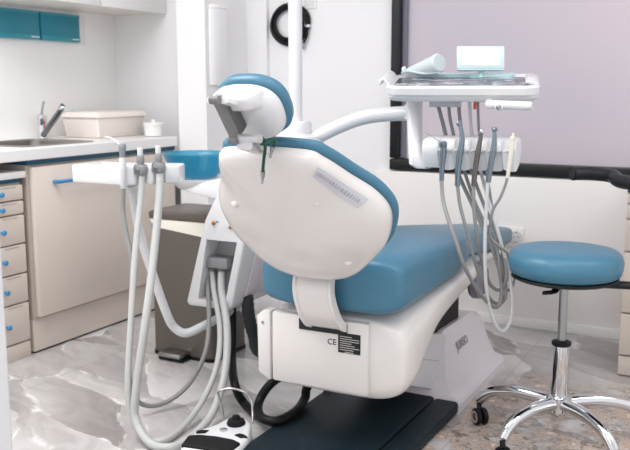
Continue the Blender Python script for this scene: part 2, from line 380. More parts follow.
b_ = MB().lathe([(0.006, 0), (0.006, 0.002)], (-2.75, 2.95, 0.085), (1, 0, 0), 12).build('screw_cap', 'white', cab)
wt = MB().box(-3.298, -2.715, 1.7, 3.625, 0.847, 0.896, 0.004)
wto = wt.build('worktop', 'top'); tag(wto, 'long white worktop over the beige cabinets, holding the sink', 'worktop')
wto2 = None
cut(wto, MB().box(-3.17, -2.83, 2.66, 3.08, 0.8, 0.95), False)
sk = thing('kitchen_sink', 'stainless steel sink set into the white worktop', 'sink', (-3.0, 2.87, 0.896))
rim = MB()
o_ = rrect(0.205, 0.235, 0.05); i_ = rrect(0.165, 0.2, 0.04)
cc = (-3.0, 2.87)
def ring2(pl, z): return [Vector((cc[0]+a, cc[1]+b, z)) for a, b in pl]
rim.rings([ring2(o_, 0.8965), ring2(o_, 0.900), ring2(rrect(0.17, 0.205, 0.045), 0.900), ring2(i_, 0.893)], False, False)
rim.build('rim', 'sinksteel', sk)
bs = MB(); bs.rings([ring2(i_, 0.893), ring2(rrect(0.16, 0.195, 0.05), 0.80), ring2(rrect(0.14, 0.175, 0.05), 0.755), ring2(rrect(0.02, 0.02, 0.018), 0.75)], False, True)
bs.build('basin', 'sinksteel', sk)
fp = Vector((-3.225, 3.18, 0.897))
fc = thing('faucet', 'chrome mixer tap with raised spout behind the sink', 'faucet', fp)
MB().lathe([(0.026, 0), (0.026, 0.004), (0.023, 0.008), (0.023, 0.09), (0.025, 0.095), (0.022, 0.115), (0.008, 0.12)], fp, None, 24).build('body', 'chrome', fc)
st_ = at(62.5, 108, 3.12)
MB().tube([fp+Vector((0.014, -0.01, 0.015)), (fp+Vector((0.014, -0.01, 0.015))).lerp(st_, 0.5), (fp+Vector((0.014, -0.01, 0.015))).lerp(st_, 0.93), st_], 0.0145, 14, 6).build('spout', 'darkchrome', fc)
MB().lathe([(0.016, -0.012), (0.019, -0.01), (0.019, 0.02), (0.015, 0.024)], st_, (0.8, -0.4, -0.35), 18).build('spout_tip', 'chrome', fc)
MB().tube([fp+Vector((0, 0, 0.115)), fp+Vector((0.008, 0.0, 0.15)), fp+Vector((0.02, 0.0, 0.185))], 0.0055, 8, 4).build('lever', 'steel', fc)
MB().box(fp.x+0.0215, fp.x+0.0245, fp.y-0.008, fp.y-0.003, 0.91, 0.985).build('red_mark', 'red', fc, smooth=False)

sb = thing('storage_box', 'cream plastic storage box with lid on the worktop', 'box', (-3.07, 3.5, 0.897))
def taper_box(name, m, par, cx, cy, z0, hx0, hy0, z1, hx1, hy1, r=0.012):
    t = MB(); f = lambda pl, z: [Vector((cx+a, cy+b, z)) for a, b in pl]
    t.rings([f(rrect(hx0-0.004, hy0-0.004, r), z0), f(rrect(hx0, hy0, r), z0+0.004), f(rrect(hx1, hy1, r), z1-0.003), f(rrect(hx1-0.003, hy1-0.003, r), z1)])
    return t.build(name, m, par)
taper_box('body', 'cream', sb, -3.075, 3.47, 0.8975, 0.11, 0.17, 0.997, 0.122, 0.183)
taper_box('lid', 'cream', sb, -3.075, 3.47, 0.9972, 0.134, 0.196, 1.025, 0.128, 0.19)
jr = thing('storage_jar', 'small round white lidded jar right of the cream storage box', 'jar', (-2.83, 3.57, 0.897))
MB().lathe([(0.042, 0), (0.046, 0.003), (0.05, 0.05), (0.05, 0.052)], (-2.83, 3.57, 0.8975), None, 28).build('body', 'top', jr)
MB().lathe([(0.053, 0), (0.054, 0.002), (0.054, 0.014), (0.05, 0.018), (0.012, 0.02), (0.012, 0.03), (0.008, 0.034)], (-2.83, 3.57, 0.95), None, 28).build('lid', 'top', jr)

# upper cabinets
def upper(y0, y1, label):
    u = thing('wall_cabinet', label, 'cabinet', (-3.12, (y0+y1)/2, 1.545), 'upper cabinets over the worktop')
    MB().box(-3.298, -2.95, y0, y1, 1.55, 2.3).build('body', 'cream', u, smooth=False)
    MB().box(-2.949, -2.93, y0+0.002, y1-0.002, 1.545, 2.3, 0.002).build('door', 'top', u)
upper(2.75, 3.318, 'white wall cabinet above the two teal panels')
upper(3.322, 3.838, 'white wall cabinet nearest the alcove corner')
# teal holders
def teal(y0, y1, label):
    t = thing('wall_holder', label, 'holder', (-3.29, (y0+y1)/2, 1.386), 'teal holders under the wall cabinets')
    MB().box(-3.299, -3.272, y0, y1, 1.386, 1.528, 0.003).build('front_panel', 'teal', t)
    MB().box(-3.2719, -3.269, y0+0.002, y1-0.002, 1.388, 1.412, 0.001).build('lower_band', 'teal_light', t)
    MB().box(-3.2719, -3.269, y0+0.002, y1-0.002, 1.514, 1.526, 0.001).build('upper_band', 'teal_light', t)
    MB().box(-3.2719, -3.267, y1-0.06, y1-0.01, 1.398, 1.403).build('clip', 'top', t, smooth=False)
    return t
teal(2.70, 3.243, 'long teal plastic wall holder, cut off by the photo edge')
teal(3.252, 3.53, 'short teal plastic wall holder, the right one of the pair')
tag(MB().box(-3.2995, -3.297, 3.531, 3.6, 1.375, 1.535).build('paper_sheet', 'top', smooth=False), 'white paper strip on the wall right of the teal holders', 'paper')

# left drawer unit
du = thing('drawer_unit', 'narrow beige drawer unit with round blue knobs under the worktop', 'drawer unit', (-3.0, 2.2, 0))
MB().box(-3.28, -2.76, 1.8, 2.578, 0.0, 0.757).build('body', 'taupe', du, smooth=False)
MB().box(-3.29, -2.735, 1.79, 2.592, 0.775, 0.803, 0.003).build('top', 'top', du)
MB().box(-3.28, -2.752, 1.8, 2.578, 0.757, 0.775).build('blue_strip', 'petrol', du, smooth=False)
gz = [0.75, 0.682, 0.622, 0.497, 0.37, 0.243, 0.072]
for i in range(6):
    d = MB().box(-2.762, -2.742, 1.805, 2.576, gz[i+1]+0.004, gz[i]-0.003, 0.003).build('drawer', 'beige', du)
    zk = (gz[i]+gz[i+1])/2
    MB().lathe([(0.006, 0), (0.006, 0.012), (0.0105, 0.015), (0.011, 0.02), (0.007, 0.024)], (-2.742, 2.45-0.0, zk), (1, 0, 0), 16).build('knob', 'handleblue', d)
    MB().box(-2.7425, -2.741, 2.46, 2.54, gz[i]-0.013, gz[i]-0.008).build('finger_slot', 'taupe', d, smooth=False)
MB().box(-2.762, -2.744, 1.805, 2.576, 0.0, 0.068, 0.002).build('plinth', 'beige', du)

# pedal bin
bn = thing('pedal_bin', 'dark taupe pedal bin lined with a white bag', 'bin', (-2.15, 2.98, 0))
def rr_at(cx, cy, hx, hy, r, z): return [Vector((cx+a, cy+b, z)) for a, b in rrect(hx, hy, r)]
t = MB(); bx, by = -2.14, 2.985
t.rings([rr_at(bx, by, 0.157, 0.133, 0.03, 0.012), rr_at(bx, by, 0.159, 0.135, 0.03, 0.02), rr_at(bx, by, 0.16, 0.135, 0.03, 0.575), rr_at(bx, by, 0.155, 0.13, 0.03, 0.575)])
t.build('bucket', 'bin', bn)
MB().rings([rr_at(bx, by, 0.162, 0.138, 0.03, 0), rr_at(bx, by, 0.162, 0.138, 0.03, 0.014)]).build('base_ring', 'black', bn)
t = MB()
secs = []
for z, g in ((0.578, 0.0), (0.585, 0.003), (0.598, 0.003)):
    ring = rr_at(bx, by, 0.161+g, 0.136+g, 0.03, z)
    secs.append([Vector((p.x, p.y, p.z - (0.02 if z < 0.58 else 0.008 if z < 0.59 else 0)*(1+math.sin(p.x*31+1.0)+0.4*math.sin(p.x*83))*(1 if p.y < by else .3))) for p in ring])
t.rings(secs); t.build('bin_bag', 'bag', bn)
MB().rings([rr_at(bx, by, 0.166, 0.142, 0.03, 0.6), rr_at(bx, by, 0.168, 0.144, 0.03, 0.604), rr_at(bx, by, 0.168, 0.144, 0.03, 0.624), rr_at(bx, by, 0.16, 0.136, 0.03, 0.631)]).build('lid', 'binlid', bn)
MB().box(-2.215, -2.10, 2.775, 2.855, 0.018, 0.04, 0.008).build('pedal', 'steel', bn)
MB().box(-2.22, -2.095, 2.785, 2.86, 0.004, 0.018, 0.004).build('pedal_mount', 'black', bn)

# air recirculator on the partition
rc = thing('air_purifier', 'tall white rounded unit fixed to the partition wall', 'air purifier', (-2.5, 3.74, 1.15))
prof = [(-0.085, 0), (-0.082, 0.012), (-0.06, 0.026), (-0.03, 0.033), (0.03, 0.033), (0.06, 0.026), (0.082, 0.012), (0.085, 0)]
MB().prism(prof, 1.16, 1.545, lambda u, v, d: Vector((-2.529+v, 3.735+u, d)), 0.01).build('housing', 'paint', rc)
MB().prism([(a*0.93, b*0.97) for a, b in prof], 1.545, 1.565, lambda u, v, d: Vector((-2.529+v, 3.735+u, d)), 0.01).build('end_cap', 'paint_warm', rc)

# cable coil, hook and switch
c0 = at(288.5, 24, 4.02)
cb = thing('cable_coil', 'coiled black cable hanging on the wall behind the white pole', 'cable', (c0.x, 4.04, c0.z-0.1))
for k in range(4):
    pts = [Vector((c0.x+(0.115-0.010*k)*math.cos(a)+0.004*math.sin(3*a+k), 4.043-0.009*(k % 2)-0.007, c0.z+(0.106-0.009*k)*math.sin(a)+0.003*math.cos(2*a+k))) for a in [2*PI*i/24 for i in range(24)]]
    MB().tube(pts, 0.0078, 8, 3, closed=True).build('loop', 'black', cb)
MB().box(c0.x+0.098, c0.x+0.122, 4.02, 4.048, c0.z-0.02, c0.z-0.005, 0.003).build('tie', 'white', cb)
MB().tube([(c0.x+0.106, 4.03, c0.z-0.02), (c0.x+0.105, 4.03, c0.z-0.06), (c0.x+0.085, 4.03, c0.z-0.105)], 0.006, 8, 5).build('loose_end', 'black', cb)
MB().lathe([(0.008, 0), (0.008, 0.03), (0.005, 0.032)], (c0.x+0.086, 4.03, c0.z-0.10), (-0.2, 0, -1), 12).build('plug', 'steel', cb)
MB().tube([(c0.x, 4.05, c0.z+0.1), (c0.x, 4.022, c0.z+0.086), (c0.x, 4.016, c0.z+0.105)], 0.003, 6, 4).build('hook', 'steel', cb)
s0 = at(308, 1, 4.05)
sw = thing('wall_switch', 'white square wall switch beside the pole, above the cable', 'switch', (s0.x+0.01, 4.05, s0.z-0.03))
MB().box(s0.x-0.03, s0.x+0.05, 4.041, 4.05, s0.z-0.04, s0.z+0.04, 0.003).build('plate', 'skirt', sw)
MB().box(s0.x-0.018, s0.x+0.038, 4.036, 4.041, s0.z-0.028, s0.z+0.028, 0.002).build('rocker', 'white', sw)

# wall sockets
so = thing('wall_socket', 'white three gang wall socket low on the panel below the window', 'socket', (-1.08, 4.015, 0.395))
MB().box(-1.192, -0.977, 4.003, 4.015, 0.395, 0.488, 0.004).build('plate', 'skirt', so)
for k in range(3):
    x = -1.012-0.0715*k
    r_ = MB().lathe([(0.03, 0), (0.03, 0.003), (0.025, 0.0035), (0.0225, 0.0005)], (x, 4.003, 0.4415), (0, -1, 0), 28).build('socket', 'white', so)
    t = MB(); 
    for dx in (-0.0095, 0.0095): t.lathe([(0.0028, 0), (0.0028, 0.001)], (x+dx, 4.0025, 0.4415), (0, -1, 0), 10)
    t.box(x-0.003, x+0.003, 4.000, 4.0025, 0.463, 0.466); t.box(x-0.003, x+0.003, 4.000, 4.0025, 0.417, 0.42)
    t.build('contacts', 'ink', r_)

# right drawer unit
dn = thing('drawer_unit', 'tall beige drawer unit at the right edge, behind the stool', 'drawer unit', (-0.1, 3.74, 0))
MB().box(-0.452, 0.25, 3.5, 3.99, 0, 0.745).build('body', 'taupe', dn, smooth=False)
MB().box(-0.452, 0.25, 3.488, 3.99, 0.745, 0.76).build('blue_strip', 'petrol', dn, smooth=False)
MB().box(-0.458, 0.26, 3.475, 3.992, 0.76, 0.788, 0.003).build('top', 'top', dn)
g2 = [0.743, 0.70, 0.64, 0.51, 0.262, 0.088]
for i in range(5):
    d = MB().box(-0.45, 0.248, 3.48, 3.5, g2[i+1]+0.004, g2[i]-0.003, 0.003).build('drawer', 'beige', dn)
    if i: MB().tube([(-0.2, 3.48, (g2[i]+g2[i+1])/2), (-0.2, 3.455, (g2[i]+g2[i+1])/2), (0.0, 3.455, (g2[i]+g2[i+1])/2), (0.0, 3.48, (g2[i]+g2[i+1])/2)], 0.007, 8, 1).build('handle', 'handleblue', d)
MB().box(-0.45, 0.248, 3.485, 3.5, 0.006, 0.083, 0.002).build('plinth', 'beige', dn)

# ------------------------------------------------------------------ dental chair
CX = -1.13
ch = thing('dental_chair', 'reclined dental patient chair with blue upholstery and white shells', 'dental chair', (CX, 2.7, 0))
# floor plate with a grooved right band
def plan_prism(poly, z0, z1, bev): return MB().prism(poly, z0, z1, lambda u, v, d: Vector((u, v, d)), bev)
plan_prism([(-1.375, 2.12), (-1.33, 2.03), (-1.25, 2.0), (-0.995, 2.0), (-0.985, 2.02), (-0.985, 3.1), (-1.375, 3.1)], 0.0, 0.04, 0.012).build('base_plate', 'navy', ch)
plan_prism([(-0.978, 2.0), (-0.93, 2.01), (-0.892, 2.06), (-0.888, 2.80), (-0.978, 2.80)], 0.0, 0.046, 0.014).build('base_plate_edge', 'navy', ch)
# flared floor cover
def cov(y0, k, s=1.0, top=0.245, grow=0.0):
    half = [(0.243, 0.0), (0.243, 0.028), (0.232, 0.042), (0.198, 0.052), (0.170, 0.10), (0.148, 0.16), (0.132, top-0.014), (0.115, top)]
    pts = [(a*s+grow, z) for a, z in half] + [(-a*s-grow, z) for a, z in reversed(half)]
    return [Vector((CX+a, y0+k*z, z)) for a, z in pts]
MB().rings([cov(2.785, 0.7), cov(2.80, 0.72), cov(3.18, 0.5, 1.0, 0.235), cov(3.36, 0.16, 1.0, 0.218), cov(3.405, 0.05, 0.985, 0.2)]).build('base_cover', 'lilac_white', ch, ang=30)
# cover lettering on the sloping right flank
P0 = Vector((CX+0.147, 3.10, 0.165)); ux = Vector((0, 1, 0)); uy = Vector((-0.33, 0, 0.94)).normalized(); uz = ux.cross(uy)
mt = Matrix((( ux.x, uy.x, uz.x, P0.x), (ux.y, uy.y, uz.y, P0.y), (ux.z, uy.z, uz.z, P0.z), (0, 0, 0, 1)))
text_mesh('lettering', 'JUASO', 0.046, 'lettering', ch, mt @ Matrix.Translation((0, 0, 0.004)))
# lifting arm
yz = lambda u, v, d: Vector((d, u, v))
MB().prism([(2.32, 0.40), (2.98, 0.232), (2.98, 0.05), (2.87, 0.045), (2.48, 0.19), (2.32, 0.27)], CX-0.128, CX+0.128, yz, 0.006).build('lift_arm', 'white', ch)
MB().prism([(2.36, 0.33), (2.93, 0.138), (2.93, 0.136), (2.36, 0.328)], CX-0.1295, CX+0.1295, yz).build('lift_arm_seam', 'grey', ch, smooth=False)
MB().prism([(2.5, 0.42), (3.2, 0.42), (3.2, 0.22), (2.9, 0.22), (2.6, 0.30)], CX-0.1, CX+0.1, yz).build('gap_shade_block', 'black', ch)  # black block put in to paint the shadow gap above the lift arm
# seat shell
rows = [(2.262, 0.215, 0.235, 0.44), (2.27, 0.23, 0.215, 0.455), (2.285, 0.24, 0.207, 0.463), (2.33, 0.246, 0.206, 0.475), (2.39, 0.246, 0.235, 0.482), (2.46, 0.245, 0.30, 0.487),
        (2.58, 0.244, 0.37, 0.495), (2.8, 0.24, 0.415, 0.505), (3.0, 0.23, 0.435, 0.508), (3.2, 0.19, 0.435, 0.498), (3.5, 0.15, 0.41, 0.465), (3.8, 0.13, 0.395, 0.435), (3.85, 0.11, 0.4, 0.43)]
secs = []
for y, hw, z0, z1 in interp_secs(rows, 4): secs.append(super_sec(y, CX, hw, z0, z1, 4.2, 48))
MB().rings(secs).build('seat_shell', 'pearl', ch)
# rear cover panels
xz = lambda u, v, d: Vector((u, d, v))
MB().prism([(CX-0.258, 0.245), (CX-0.22, 0.222), (CX-0.213, 0.222), (CX-0.213, 0.45), (CX-0.24, 0.45), (CX-0.262, 0.43)], 2.25, 2.30, xz, 0.008).build('rear_side_panel', 'pearl', ch)
rp = MB().prism([(CX-0.207, 0.222), (CX+0.13, 0.222), (CX+0.13, 0.452), (CX-0.207, 0.452)], 2.248, 2.30, xz, 0.01).build('rear_panel', 'pearl', ch)
MB().lathe([(0.005, 0), (0.005, 0.002)], (CX-0.24, 2.25, 0.41), (0, -1, 0), 10).build('screw', 'grey', ch)
a0 = at(299, 318, 2.245); a1 = at(347, 332, 2.245)
MB().box(a0.x, a1.x, 2.2445, 2.252, 0.408, 0.442).build('slot', 'ink', ch, smooth=False)
# rating plate and CE mark on the rear panel
l0 = at(338, 333, 2.245); l1 = at(360, 355, 2.245)
pl = MB().box(l0.x, l1.x, 2.2462, 2.249, l1.z-0.002, l0.z+0.002).build('rating_plate', 'ink', rp, smooth=False)
t = MB(); hz = (l0.z-l1.z)
for k, (w0, w1) in enumerate([(0.08, 0.62), (0.08, 0.95), (0.08, 0.95), (0.08, 0.6), (0.08, 0.75), (0.08, 0.95), (0.08, 0.7), (0.3, 0.7)]):
    z = l0.z-0.008-k*hz*0.118
    t.box(l0.x+(l1.x-l0.x)*w0, l0.x+(l1.x-l0.x)*w1, 2.2455, 2.2463, z-0.0022, z)
# the printed lines ride on the plate, so they stay part of it
t.build('printed_lines', 'plate_text', rp, smooth=False)
ce = at(332, 342, 2.2478)
text_mesh('ce_mark', 'CE', 0.026, 'ink', rp, Matrix.Translation((ce.x, 2.2474, ce.z)) @ Matrix.Rotation(PI/2, 4, 'X'))
# seat cushion
rows = [(2.226, 0.18, 0.52, 0.60), (2.230, 0.21, 0.50, 0.625), (2.240, 0.232, 0.488, 0.645), (2.265, 0.240, 0.482, 0.658), (2.34, 0.242, 0.482, 0.665), (2.6, 0.240, 0.488, 0.655), (2.8, 0.235, 0.497, 0.64), (2.9, 0.226, 0.503, 0.632),
        (2.98, 0.205, 0.503, 0.625), (3.06, 0.18, 0.50, 0.617), (3.2, 0.165, 0.488, 0.60), (3.5, 0.155, 0.458, 0.56), (3.8, 0.14, 0.432, 0.52), (3.90, 0.125, 0.428, 0.505), (3.94, 0.10, 0.435, 0.49), (3.95, 0.07, 0.445, 0.48)]
secs = [super_sec(y, CX, hw, z0, z1, 4.6, 48) for y, hw, z0, z1 in interp_secs(rows, 4)]
MB().rings(secs).build('seat_cushion', 'blue', ch)
# hinge covers
MB().lathe([(0.066, 0), (0.074, 0.01), (0.072, 0.035), (0.05, 0.05)], (CX+0.185, 3.10, 0.425), (1, 0, 0), 24).build('hinge_cover', 'purplegrey', ch)
MB().lathe([(0.04, 0), (0.045, 0.01), (0.042, 0.03), (0.03, 0.04)], (CX+0.13, 3.7, 0.37), (1, 0, 0), 24).build('hinge_cover', 'purplegrey', ch)
# backrest, in its own leaning frame
BX = CX
B0 = Vector((BX, 2.152, 0.599)); tl = math.radians(52.5)
ax_t = Vector((0, -math.cos(tl), math.sin(tl))); ax_n = Vector((0, math.sin(tl), math.cos(tl))); ax_s = Vector((1, 0, 0))
def bk(s, t_, n): return B0+ax_s*s+ax_t*t_+ax_n*n
half = [(0.0, 0.0), (0.07, 0.004), (0.135, 0.028), (0.195, 0.078), (0.242, 0.13), (0.264, 0.19), (0.264, 0.242), (0.240, 0.298), (0.198, 0.360), (0.170, 0.420), (0.152, 0.450), (0.130, 0.476), (0.06, 0.485)]
ctl = [(a, b, 0) for a, b in half] + [(0, 0.486, 0)] + [(-a, b, 0) for a, b in reversed(half[1:])]
outl = [(p.x, p.y) for p in catmull(ctl, 4, True)]
def GF(t_): return 0.062*max(0.0, math.sin(PI*min(1, max(0, t_/0.5))))**1.35
def scaled(f, d=0.0, n=0.0, w=1.0, ct=(0, 0.23)):
    out = []
    for s, t_ in outl:
        vs, vt = s-ct[0], t_-ct[1]; L = math.hypot(vs, vt)
        k = f + d/L
        out.append(bk(ct[0]+vs*k, ct[1]+vt*k, n+GF(t_)*w))
    return out
MB().rings([scaled(1, -0.006, 0.03), scaled(1, 0, 0.024), scaled(1, 0, 0.004), scaled(1, -0.005, -0.006, 0.94), scaled(1, -0.016, -0.014, 0.82), scaled(1, -0.04, -0.020, 0.55), scaled(1, -0.08, -0.023, 0.25), scaled(0.35, 0, -0.025, 0.0)]).build('backrest_shell', 'pearl', ch, ang=60)
MB().rings([scaled(1, -0.01, 0.03), scaled(1, 0.002, 0.034), scaled(1, 0.009, 0.042), scaled(1, 0.008, 0.054), scaled(1, -0.006, 0.068), scaled(1, -0.03, 0.077), scaled(0.4, 0, 0.083)]).build('backrest_cushion', 'blue', ch, ang=60)
# warning strip along the right flank and two moulded dimples
RP = ((-0.004, 0.010, 1), (0.0, 0.004, 1), (0.005, -0.006, 0.94), (0.016, -0.014, 0.82), (0.04, -0.020, 0.55), (0.08, -0.023, 0.25))
fl_pts = [p for p in outl if p[0] > 0 and 0.285 < p[1] < 0.452]; fl_pts.sort(key=lambda p: -p[1])
def flank(f, d, lift):                  # f 0..1 down the right flank, d inwards from the rim
    x_ = f*(len(fl_pts)-1); i0 = min(int(x_), len(fl_pts)-2); k = x_-i0
    s_ = fl_pts[i0][0]*(1-k)+fl_pts[i0+1][0]*k; t_ = fl_pts[i0][1]*(1-k)+fl_pts[i0+1][1]*k
    for (d0, n0, w0), (d1, n1, w1) in zip(RP, RP[1:]):
        if d <= d1: g = (d-d0)/(d1-d0); nn = n0+(n1-n0)*g; ww = w0+(w1-w0)*g; break
    L = math.hypot(s_, t_-0.23); kk = (L-d)/L
    return bk(s_*kk, 0.23+(t_-0.23)*kk, nn+GF(t_)*ww-lift)
def ribbon(u0, u1, ds, lift, th):
    k = max(2, int((u1-u0)*24)+1); secs = []
    for i in range(k):
        u = u0+(u1-u0)*i/(k-1)
        secs.append([flank(u, d, lift) for d in ds]+[flank(u, d, lift+th) for d in reversed(ds)])
    return secs
MB().rings(ribbon(0.0, 1.0, (0.006, 0.010, 0.016, 0.024, 0.032), 0.0005, 0.002)).build('warning_strip', 'strip', ch, smooth=False)
t = MB(); u = 0.06
while u < 0.92:
    w_ = random.choice([0.015, 0.025, 0.035])
    t.rings(ribbon(u, u+w_, (0.013, 0.016, 0.022), 0.0026, 0.0004)); u += w_+0.018
t.build('strip_print', 'strip_ink', ch, smooth=False)
for s_, t_, w_ in ((0.115, 0.33, 0.43), (0.14, 0.10, 0.6), (-0.15, 0.30, 0.45)):
    MB().sphere(bk(s_, t_, -0.021+GF(t_)*(w_-0.25)*0.9), 0.012, (1, 0.5, 0.72)).build('screw_cover', 'pearl', ch)
# spine between body and backrest
def band(pts, hw, th):
    P = catmull([Vector((0, y, z)) for y, z in pts], 6); secs = []
    for i, p in enumerate(P):
        tt = (P[min(i+1, len(P)-1)]-P[max(i-1, 0)]).normalized(); nn = Vector((0, -tt.z, tt.y))
        secs.append([Vector((CX-0.026+0.022*min(1, max(0, (0.6-p.z)/0.15))+a, p.y+nn.y*b, p.z+nn.z*b)) for a, b in [(x_*hw, y_*th) for x_, y_ in ((-1, -1), (-0.86, -1), (-0.8, -0.7), (0.8, -0.7), (0.86, -1), (1, -1), (1, 1), (-1, 1))]])
    return secs
MB().rings(band([(2.26, 0.66), (2.20, 0.60), (2.178, 0.55), (2.186, 0.50), (2.208, 0.457), (2.242, 0.434), (2.30, 0.43)], 0.064, 0.014)).build('spine_bracket', 'pearl', ch, ang=30)
# headrest
H0 = Vector((BX+0.008, 1.81, 1.094)); th = math.radians(50)
h_t = Vector((0, -math.cos(th), math.sin(th))); h_n = Vector((0, math.sin(th), math.cos(th)))
def hd(s, t_, n): return H0+ax_s*s+h_t*t_+h_n*n
hh = []
for k in range(56):
    a = 2*PI*k/56; e = 2.5; ca, sa = math.cos(a), math.sin(a)
    s_ = 0.09*math.copysign(abs(ca)**(2/e), ca); t_ = 0.084*math.copysign(abs(sa)**(2/e), sa)
    s_ *= 1.0+0.08*(t_/0.08)
    hh.append((s_, t_))
def hsc(dm, n):
    out = []
    for s_, t_ in hh:
        L = math.hypot(s_, t_); k = (L+dm)/L; out.append(hd(s_*k, t_*k, n))
    return out
MB().rings([hsc(-0.004, 0.004), hsc(-0.004, -0.006), hsc(-0.008, -0.02), hsc(-0.018, -0.033), hsc(-0.04, -0.043), hsc(-0.085, -0.048)]).build('headrest_shell', 'white', ch, ang=60)
MB().rings([hsc(-0.008, 0.004), hsc(0.002, 0.008), hsc(0.006, 0.02), hsc(0.003, 0.036), hsc(-0.01, 0.048), hsc(-0.035, 0.056), hsc(-0.09, 0.06)]).build('headrest_cushion', 'blue', ch, ang=60)
# moulded knuckle behind the headrest
kn = MB(); secs = []
for n_, hx, t0, t1 in ((-0.01, 0.062, 0.015, 0.088), (-0.035, 0.060, 0.030, 0.096), (-0.052, 0.056, 0.045, 0.10), (-0.066, 0.052, 0.055, 0.10), (-0.073, 0.046, 0.061, 0.096), (-0.075, 0.036, 0.066, 0.09)):
    sec = []
    for k in range(28):
        a = 2*PI*k/28; ca, sa = math.cos(a), math.sin(a)
        sec.append(hd(hx*math.copysign(abs(ca)**0.5, ca), (t0+t1)/2+(t1-t0)/2*math.copysign(abs(sa)**0.5, sa), n_))
    secs.append(sec)
kn.rings(secs).build('headrest_knuckle', 'white', ch, ang=60)
# grey folding bracket
K1 = atx(215, 100, BX); K2 = atx(234, 140, BX)
def bar2(mb, a, b, hw, th):
    tt = (b-a).normalized(); nn = Vector((0, -tt.z, tt.y))
    secs = [[a+tt*((b-a).length*f)+ax_s*(x_*hw)+nn*(y_*th) for x_, y_ in ((-1, -0.6), (-0.85, -1), (0.85, -1), (1, -0.6), (1, 0.6), (0.85, 1), (-0.85, 1), (-1, 0.6))] for f in (0, 0.08, 0.92, 1)]
    mb.rings(secs)
mb = MB(); bar2(mb, K1+Vector((0, 0.008, 0.006)), K2+Vector((0, 0.008, 0.006)), 0.009, 0.012); mb.tube([K1-ax_s*0.012, K1+ax_s*0.012], 0.010, 14, 1); mb.tube([K2-ax_s*0.012, K2+ax_s*0.012], 0.010, 14, 1)
mb.build('headrest_bracket', 'midgrey', ch)
mb = MB(); bar2(mb, K1.lerp(K2, 0.28)+Vector((0.004, 0.034, 0.02)), K2+Vector((0.004, 0.030, 0.022)), 0.006, 0.018); mb.build('bracket_shaded_side', 'shaded_grey', ch)  # added dark plate paints the shaded side face of the bracket bar
mb = MB(); bar2(mb, K2+Vector((0.03, 0.0, -0.012)), K2+Vector((0.03, 0.085, -0.03)), 0.022, 0.010); mb.tube([K2-ax_s*0.012+Vector((0, 0.008, 0.004)), K2+ax_s*0.07+Vector((0, 0.008, 0.004))], 0.011, 14, 1); mb.build('bracket_base', 'skirtmetal', ch)
mb = MB(); bar2(mb, hd(0, 0.078, -0.066), K1+Vector((0, 0.01, 0.0)), 0.03, 0.008); mb.build('knuckle_link', 'white', ch)

# bib cord hanging over the top of the backrest
q0 = at(264, 137, 1.80); 
bc = thing('bib_cord', 'dark green bib cord with metal clips hanging over the chair back', 'cord', (q0.x, q0.y, q0.z-0.1))
def bkp(px, py, n): # point on the shell back
    d_ = _ray(px, py); o0 = Vector((0, 0, HC)); pt = bk(0, 0, n); k = (pt-o0).dot(ax_n)/d_.dot(ax_n); return o0+d_*k
ya = 1.775
MB().tube([at(263, 172, 1.79), at(263, 168, 1.79), at(264, 158, 1.785), at(265, 150, 1.775), at(265, 143, 1.765), at(262, 138, 1.76), at(258, 139, 1.765), at(262, 144, 1.755), at(269, 143, 1.765), at(274, 139, 1.79), at(275, 142, 1.785), at(273, 147, 1.785)], 0.0042, 8, 6).build('cord', 'green', bc)
MB().tube([at(263, 171, 1.79), at(262.6, 178, 1.80), at(262, 184, 1.80)], lambda f: 0.0058 if f < 0.45 else 0.0035, 8, 4).build('clip', 'steel', bc)
MB().tube([at(273, 147, 1.785), at(271.5, 152, 1.785), at(270, 158, 1.785)], lambda f: 0.0055 if f < 0.5 else 0.0035, 8, 4).build('clip', 'steel', bc)

# ------------------------------------------------------------------ cuspidor unit with lamp pole
un = thing('spittoon_unit', 'white spittoon unit with blue glass bowl and tall lamp pole', 'spittoon', (-1.7, 2.75, 0.3))
poly = [(-1.928, 0.33), (-1.915, 0.318), (-1.73, 0.32), (-1.718, 0.335), (-1.66, 0.58), (-1.60, 0.70), (-1.47, 0.78), (-1.45, 0.88), (-1.62, 0.875), (-1.70, 0.82), (-1.765, 0.77), (-1.80, 0.72), (-1.835, 0.655)]
ub = MB().prism(poly, 2.6, 2.88, xz, 0.014, 3).build('body', 'white', un)
cut(ub, MB().prism([(-1.872, 0.35), (-1.748, 0.345), (-1.69, 0.585), (-1.826, 0.585)], 2.5, 2.70, xz))
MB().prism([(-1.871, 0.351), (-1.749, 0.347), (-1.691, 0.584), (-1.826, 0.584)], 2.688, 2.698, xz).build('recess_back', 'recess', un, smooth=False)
MB().prism([(2.68, 0.36), (2.855, 0.36), (2.855, 0.56), (2.70, 0.56)], 0, 0.006, lambda u, v, d: Vector((-1.718+(v-0.335)*0.2367+d, u, v)), 0.003).build('side_panel', 'lilac_white', un)
rb = at(221.5, 262, 2.66)
MB().box(rb.x-0.055, rb.x+0.05, 2.62, 2.687, rb.z-0.018, rb.z+0.022, 0.004).build('hose_manifold', 'grey', un)
for px in (212.5, 221.5):
    p = at(px, 268, 2.655); MB().lathe([(0.013, 0), (0.013, 0.02), (0.016, 0.022), (0.016, 0.03), (0.012, 0.034)], (p.x, 2.655, p.z-0.03), (0, 0, 1), 16).build('hose_port', 'grey', un)
for px, py in ((214, 223), (231, 227)):
    p = at(px, py, 2.6); MB().lathe([(0.007, 0), (0.008, 0.003), (0.006, 0.008), (0.003, 0.01)], (p.x, 2.599, p.z), (0, -1, 0), 12).build('valve', 'brass', un)
    MB().box(p.x+0.01, p.x+0.022, 2.5975, 2.6, p.z+0.005, p.z+0.007).build('valve_mark', 'ink', un, smooth=False)
